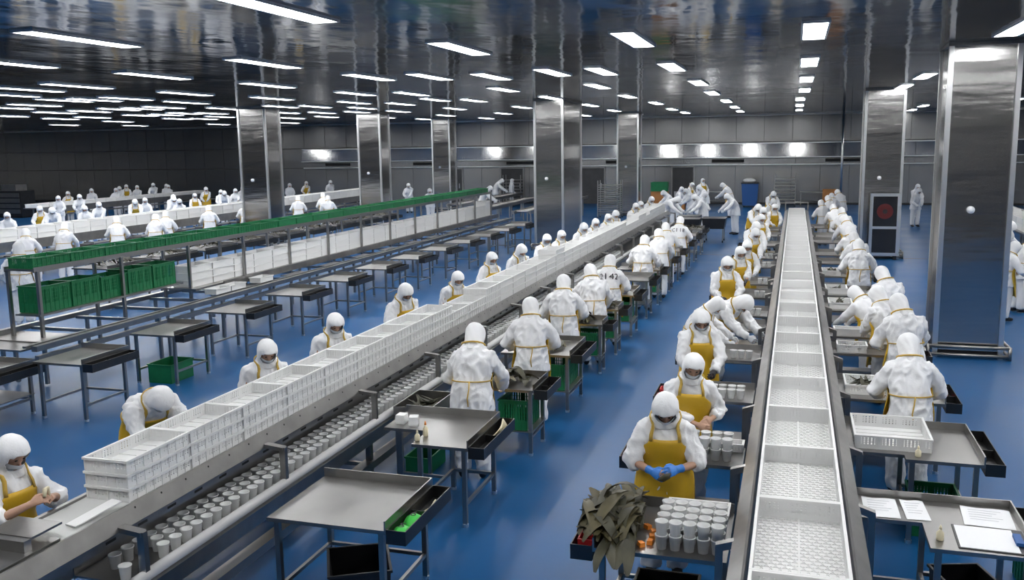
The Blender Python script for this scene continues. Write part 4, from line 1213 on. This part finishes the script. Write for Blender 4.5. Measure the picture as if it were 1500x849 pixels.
# roller conveyor between the columns
for (x, y0, y1, lab) in ((-10.6, 36.0, 47.0, 'empty dark conveyor frame between the two columns near the back wall'), (-12.9, 37, 46, 'empty dark conveyor frame behind the last white crates of the rack'), (-15.0, 40, 50, 'empty dark conveyor frame beside the workers at the back wall')):
    t = thing('empty_conveyor', lab, 'conveyor', (x, y0, 0))
    L = y1 - y0
    for s_ in (-1, 1): build('frame_rail', MB().box(s_ * .35 - .04, s_ * .35 + .04, 0, L, .82, .95), 'legsteel', t)
    for i in range(int(L / .5)): build('roller', MB().cyl((-.31, .3 + i * .5, .9), (.31, .3 + i * .5, .9), .04, 8), 'steel', t, sm=True)
    for i in range(int(L / 2) + 1):
        for s_ in (-1, 1): build('leg', MB().cbox(s_ * .35, .15 + i * 1.95, 0, .05, .05, .82), 'legsteel', t)
# machines and blue carts in the dark far corner
for x, y, lab in ((-45.0, 40.0, 'grey cabinet machine in the dark corner beyond the white lines'), (-41.8, 41.5, 'grey stacked-drawer machine in the dark corner near the blue carts')):
    t = thing('cabinet_machine', lab, 'machine', (x, y, 0))
    build('cabinet_body', MB().box(-.9, .9, -.5, .5, .1, 1.5), 'darksteel', t)
    for k in range(4): build('drawer', MB().box(-.8, .8, -.54, -.5, .25 + .3 * k, .48 + .3 * k), 'steel', t)
    build('control_box', MB().box(-.5, .5, -.4, .4, 1.5, 1.85), 'steel', t); build('plinth', MB().box(-.8, .8, -.4, .4, 0, .1), 'black', t)
for i in range(5):
    t = thing('blue_cart', 'dark blue bulk cart parked in the far corner by the first white line', 'cart', (-34.5 - 1.7 * i, 30.5 + .3 * i, 0), 0, 'blue carts in the far corner')
    build('cart_body', MB().loft([[(-.6, -.4, .2), (.6, -.4, .2), (.6, .4, .2), (-.6, .4, .2)], [(-.7, -.5, 1.0), (.7, -.5, 1.0), (.7, .5, 1.0), (-.7, .5, 1.0)]]), 'bluecart', t)
    for a in (-.5, .5): build('wheel', MB().cyl((a - .03, -.3, .1), (a + .03, -.3, .1), .1, 10), 'black', t)

# ================================================================== the people
FA = (.28, -1.0); FB = (.70, -.70); RB = (-.34, .94); RA = (-.22, .97); FD = (.60, -.80); RD = (-.62, .78)
BLUE, BLK, WHT = 'glove_blue', 'glove_black', 'glove_white'
# packers facing the camera beside the tray conveyor
pblue = person(-.93, 7.16, (.12, -1), 'knead', 'packer with blue gloves and rolled sleeves in a yellow apron behind the big leaf heap', None, True, 1.60, BLUE)
person(-.87, 8.69, (.45, -.9), 'arms_in', 'packer with bare forearms folded across a yellow apron, looking down sideways', None, True, 1.60, None)
person(-1.01, 10.94, (.25, -1), 'work', 'masked packer standing upright with gloved hands low before a yellow apron', None, True, 1.62, BLK)
person(-.62, 13.35, (.85, -.45), 'bow', 'packer bending low over the tray conveyor with head bowed', None, True, 1.36)
person(-.98, 12.92, (.95, -.1), 'lean', 'packer leaning beside the low-bowed one, back arched in white', None, True, 1.42)
for i, (x, y, k, h, lab) in enumerate(((-1.07, 16.22, 'work', 1.62, 'masked packer with yellow bib just past the two bending packers'),
        (-.95, 18.08, 'reach', 1.60, 'packer in long yellow apron with dark sleeves, second past the bending pair'))):
    person(x, y, FA, k, lab, None, True, h, BLK)
for i, (x, y) in enumerate(((-.9, 19.65), (-.84, 22.36), (-.89, 23.9), (-.86, 26.9), (-.9, 29.6), (-1.1, 30.8), (-.6, 31.5), (-.7, 34.1), (-.8, 38.7))):
    person(x, y, (.3 + .25 * (i % 2), -1), ('work', 'work2', 'lean')[i % 3], 'distant white-hooded packer in yellow apron facing out along the tray conveyor', 'distant packers facing out by the tray conveyor', False, 1.55)
# packers seen from behind on the other side
person(1.16, 9.98, (-.12, 1), 'back', 'broad-backed worker in white coat, yellow waist tie, nearest the lattice basket table', None, True, 1.62)
person(1.31, 12.45, (-.35, .93), 'back2', 'worker seen from behind with tall hood, just ahead of the broad-backed one', None, True, 1.63)
person(1.14, 13.5, (-.55, .83), 'work2', 'worker leaning left toward the trays between two other white backs', None, True, 1.57)
person(1.37, 15.58, (-.5, .86), 'back2', 'worker with yellow neck strap reaching left near the wide mirror column', None, True, 1.58)
person(.92, 14.6, (-.7, .7), 'lean', 'crouching worker almost hidden behind the reaching one near the mirror column', None, False, 1.38)
person(1.27, 19.7, (-.1, 1), 'back', 'worker with broad white back standing alone past the mirror column', None, True, 1.60)
for i, (x, y) in enumerate(((1.3, 21.8), (1.3, 23.4), (1.3, 26.3), (1.4, 29.8), (.9, 33.8), (1.2, 31.0), (1.2, 36.3), (1.4, 38.2), (1.7, 40.3))):
    person(x, y, (-.45 + .2 * (i % 2), .9), ('back2', 'back', 'lean')[i % 3], 'distant white-coated packer turned away beside the tray conveyor', 'distant packers turned away by the tray conveyor', False, 1.54)
# workers facing out behind the stacked crates
pstrip = person(-5.22, 4.94, (.97, -.12), 'hold', 'worker in yellow apron with bare forearms holding a bamboo strip at the conveyor end', None, True, 1.62, None)
person(-5.56, 6.97, (.85, -.5), 'bow', 'worker bowed low behind the first crate stacks, only hood and shoulders showing', None, True, 1.36)
for i, (x, y, k, h, lab) in enumerate(((-5.26, 8.32, 'work_in', 1.60, 'masked worker behind the crate stacks, next past the low-bowed one'),
        (-5.28, 9.88, 'work_in', 1.60, 'masked worker with yellow straps behind the crates, second past the low-bowed one'),
        (-5.38, 12.25, 'work2', 1.60, 'masked worker behind the lowered crate stacks, yellow straps showing'),
        (-5.24, 14.06, 'work_in', 1.55, 'worker low behind the crates with only hood and brow showing'),
        (-5.42, 16.41, 'reach', 1.60, 'worker standing clear behind the crates with both yellow straps in view'),
        (-5.2, 17.65, 'work2', 1.60, 'worker stooping behind the one four-high crate stack'))):
    person(x, y, FB, k, lab, None, True, h)
for i, (x, y) in enumerate(((-5.4, 20.4), (-5.3, 21.4), (-5.2, 23.4), (-5.2, 24.9), (-5.2, 26.7), (-5.2, 27.9), (-5.2, 31.6), (-5.2, 32.7), (-5.2, 35.3))):
    person(x, y, (.6, -.8), ('work_in', 'reach', 'work2')[i % 3], 'distant hooded worker facing out behind the receding crate stacks', 'distant workers behind the crate stacks', False, 1.55)
# workers seen from behind on the cup side
person(-3.32, 9.42, (-.15, 1), 'back2', 'worker from behind with yellow apron strings hanging, between bottle table and leaf table', None, True, 1.63)
person(-3.22, 11.3, (-.30, .95), 'back', 'worker from behind in white coat and trousers, black shoes showing under the leaf table', None, True, 1.63)
person(-3.32, 13.5, (-.22, .97), 'back', 'stout worker from behind with yellow tie at neck and waist', None, True, 1.62)
person(-3.19, 14.85, (-.35, .93), 'back2', 'worker from behind with wrinkled coat, beside the one with numbers', None, True, 1.60)
person(-3.14, 16.3, (-.1, 1), 'back', 'worker from behind with black number 2142 on the white coat', None, True, 1.60, text='2142')
person(-3.08, 19.95, (.05, 1), 'back', 'worker from behind leaning at the bare steel table', None, True, 1.60)
person(-3.02, 21.7, (-.2, .97), 'back2', 'smaller worker from behind, ahead of the one at the bare table', None, False, 1.57)
person(-3.1, 23.5, (-.3, .95), 'back', 'worker from behind with yellow collar between leaf tables', None, False, 1.57)
person(-2.98, 25.6, (.1, 1), 'back', 'worker from behind with black lettering C118 across the coat', None, False, 1.57, text='C118')
# cluster at the end of the crate conveyor
for i, (x, y, k) in enumerate(((-5.3, 39.4, 'lean'), (-5.0, 43.4, 'work'), (-4.3, 44.2, 'lean'), (-5.0, 48.0, 'work'), (-3.7, 36.4, 'lean'), (-3.5, 38.6, 'work2'), (-2.5, 36.9, 'lean'), (-4.3, 36.0, 'bow'), (-4.6, 41.4, 'work2'))):
    person(x, y, (.8 if i % 2 else -.5, -.3), k, 'white worker in the huddle at the far end of the crate conveyor', 'huddle at the end of the crate conveyor', False, 1.55, apron=(i == 3))
t = person(-4.7, 50.5, (.5, -.8), 'upright', 'worker standing tall behind the huddle near the back wall', None, False, 1.68)
person(-3.3, 45.5, (-.9, .2), 'lean', 'worker in dark trousers bending toward the huddle from the aisle', None, False, 1.60)
# the far lines
person(-15.5, 15.35, (-.6, .8), 'upright', 'worker standing upright with back turned at the front end of the green crate rack', None, True, 1.75, shoe='shoew')
for i, (x, y, k) in enumerate(((-20.04, 23.7, 'back'), (-20.0, 26.0, 'back'), (-19.3, 24.6, 'back2'), (-20.3, 28.8, 'back'), (-20.32, 31.2, 'back'), (-20.15, 34.9, 'back'), (-20.1, 37.0, 'back2'), (-18.9, 35.2, 'back'), (-19.7, 21.2, 'back2'), (-19.5, 19.6, 'back'))):
    person(x, y, (-.62 + .1 * (i % 3), .78), k, 'white-coated worker with back turned between the green crates and the distant conveyor', 'backs-turned row behind the green crates', False, 1.58)
for i, (x, y) in enumerate(((-25.6, 25.0), (-27.0, 27.9), (-25.5, 26.9), (-25.4, 28.4), (-26.4, 30.3), (-25.9, 31.8), (-26.6, 33.3), (-25.6, 33.9), (-26.6, 35.2), (-26.7, 36.9), (-24.2, 32.4), (-26.2, 38.5), (-24.9, 41.1))):
    person(x, y, (.62, -.78), ('work', 'work2', 'lean')[i % 3], 'small white worker facing out behind the distant white crate conveyor', 'workers facing out behind the distant conveyor', False, 1.58, apron=(i % 4 == 1))
for i, (x, y) in enumerate(((-32.1, 34.3), (-35.3, 38.4), (-31.9, 35.4), (-36.3, 41.2), (-35.3, 41.9), (-36.4, 43.5), (-38.0, 46.0), (-36.5, 45.1), (-37.5, 47.8), (-35.8, 46.8), (-34.9, 45.8), (-30.1, 42.6), (-27.2, 39.7), (-27.3, 41.1), (-28.3, 43.3), (-27.8, 47.3), (-28.3, 50.1), (-27.2, 51.1))):
    person(x, y, (.62, -.78), ('work', 'reach', 'work2')[i % 3], 'tiny white worker at the farthest line before the dark back wall', 'workers of the farthest line', False, 1.60, apron=(i % 5 == 1))
for i, (x, y, k) in enumerate(((-23.4, 50.5, 'work'), (-19.6, 42.4, 'lean'), (-20.1, 46.6, 'work2'), (-16.6, 41.0, 'back'))):
    person(x, y, (.3, -.9), k, 'far white worker glimpsed between columns beyond the green crates', 'far workers between the columns', False, 1.6, apron=False)
for i, (x, y, k) in enumerate(((-16.1, 50.8, 'lean'), (-15.9, 52.2, 'upright'), (-13.9, 42.0, 'lean'))):
    person(x, y, (.9, .2), k, 'white worker handling goods by the rack trolley behind the broad column', 'workers by the rack trolley', False, 1.64, apron=False)
for i, (x, y, k) in enumerate(((5.3, 45.1, 'work'), (4.9, 41.2, 'work2'))):
    person(x, y, (.3, -.9), k, 'small white worker seen between the two steel columns', 'workers between the columns', False, 1.58, apron=False)
for i, (x, y, k) in enumerate(((5.1, 26.2, 'work2'), (5.0, 24.6, 'lean'), (4.5, 22.4, 'lean'), (4.2, 20.2, 'back'), (4.75, 21.3, 'back2'), (7.75, 30.3, 'work'), (7.8, 31.7, 'work'))):
    person(x, y, (.8, .4) if x < 6 else (-.6, -.7), k, 'white worker at the side conveyor beyond the wide mirror column', 'workers beyond the mirror column', False, 1.55)

# what two of them hold
def held_point(p_, key, side, fwd, dz=0.0):
    sh, el, wr = POSES[(key, True)]['arms'][side]
    d = (wr - el).normalized()
    q = wr + d * fwd + Vector((0, 0, dz))
    rz = p_.rotation_euler.z; s_ = p_.scale.x
    return Vector((p_.location.x + s_ * (math.cos(rz) * q.x - math.sin(rz) * q.y), p_.location.y + s_ * (math.sin(rz) * q.x + math.cos(rz) * q.y), s_ * q.z))
a_ = held_point(pstrip, 'hold', 1, .10); b_ = held_point(pstrip, 'hold', -1, .10)
mid = (a_ + b_) / 2 + Vector((0, 0, .03))
m = MB().tube([a_ - mid, (a_ - mid) * .5 + Vector((0, 0, .04)), (b_ - mid) * .5 + Vector((0, 0, .045)), b_ - mid], [.012, .016, .016, .010], 8)
tag(build('bamboo_strip', m, 'cream', None, mid, sm=True), 'pale curled bamboo strip held in both hands at the conveyor end', 'strip')
a_ = held_point(pblue, 'knead', 1, .09, -.03); b_ = held_point(pblue, 'knead', -1, .09, -.03)
mid = (a_ + b_) / 2
m = MB().loft([[tuple((a_ - mid) * 1.3 + Vector((0, 0, z))) for z in (0, .01)] + [tuple((a_ - mid) * 1.3 + Vector((0, -.02, z))) for z in (.01, 0)],
               [(0, .02, -.03), (0, .02, .03), (0, -.03, .03), (0, -.03, -.03)],
               [tuple((b_ - mid) * 1.2 + Vector((0, .02, z))) for z in (-.02, .02)] + [tuple((b_ - mid) * 1.2 + Vector((0, -.03, z))) for z in (.02, -.02)]])
tag(build('leaf_parcel', m, 'leaf', None, mid, sm=True), 'small dark leaf parcel being folded by the blue-gloved packer', 'parcel')
for x, y, lab in ((-3.75, 35.2, 'dark cart of leaves beside the huddle at the end of the crate conveyor'), (-2.75, 34.3, 'dark cart of leaves on the aisle side of the huddle'), (-3.62, 33.9, 'dark cart of leaves just before the huddle')):
    t = thing('leaf_cart', lab, 'cart', (x, y, 0))
    build('cart_tray', MB().loft([[(-.36, -.42, .5), (.36, -.42, .5), (.36, .42, .5), (-.36, .42, .5)], [(-.42, -.48, .88), (.42, -.48, .88), (.42, .48, .88), (-.42, .48, .88)]]), 'black', t)
    for a in (-.32, .32):
        for b in (-.38, .38):
            lg = build('leg', MB().cbox(a, b, .08, .04, .04, .44), 'legsteel', t)
            build('caster', MB().cyl((a - .02, b, .04), (a + .02, b, .04), .04, 8), 'black', lg)
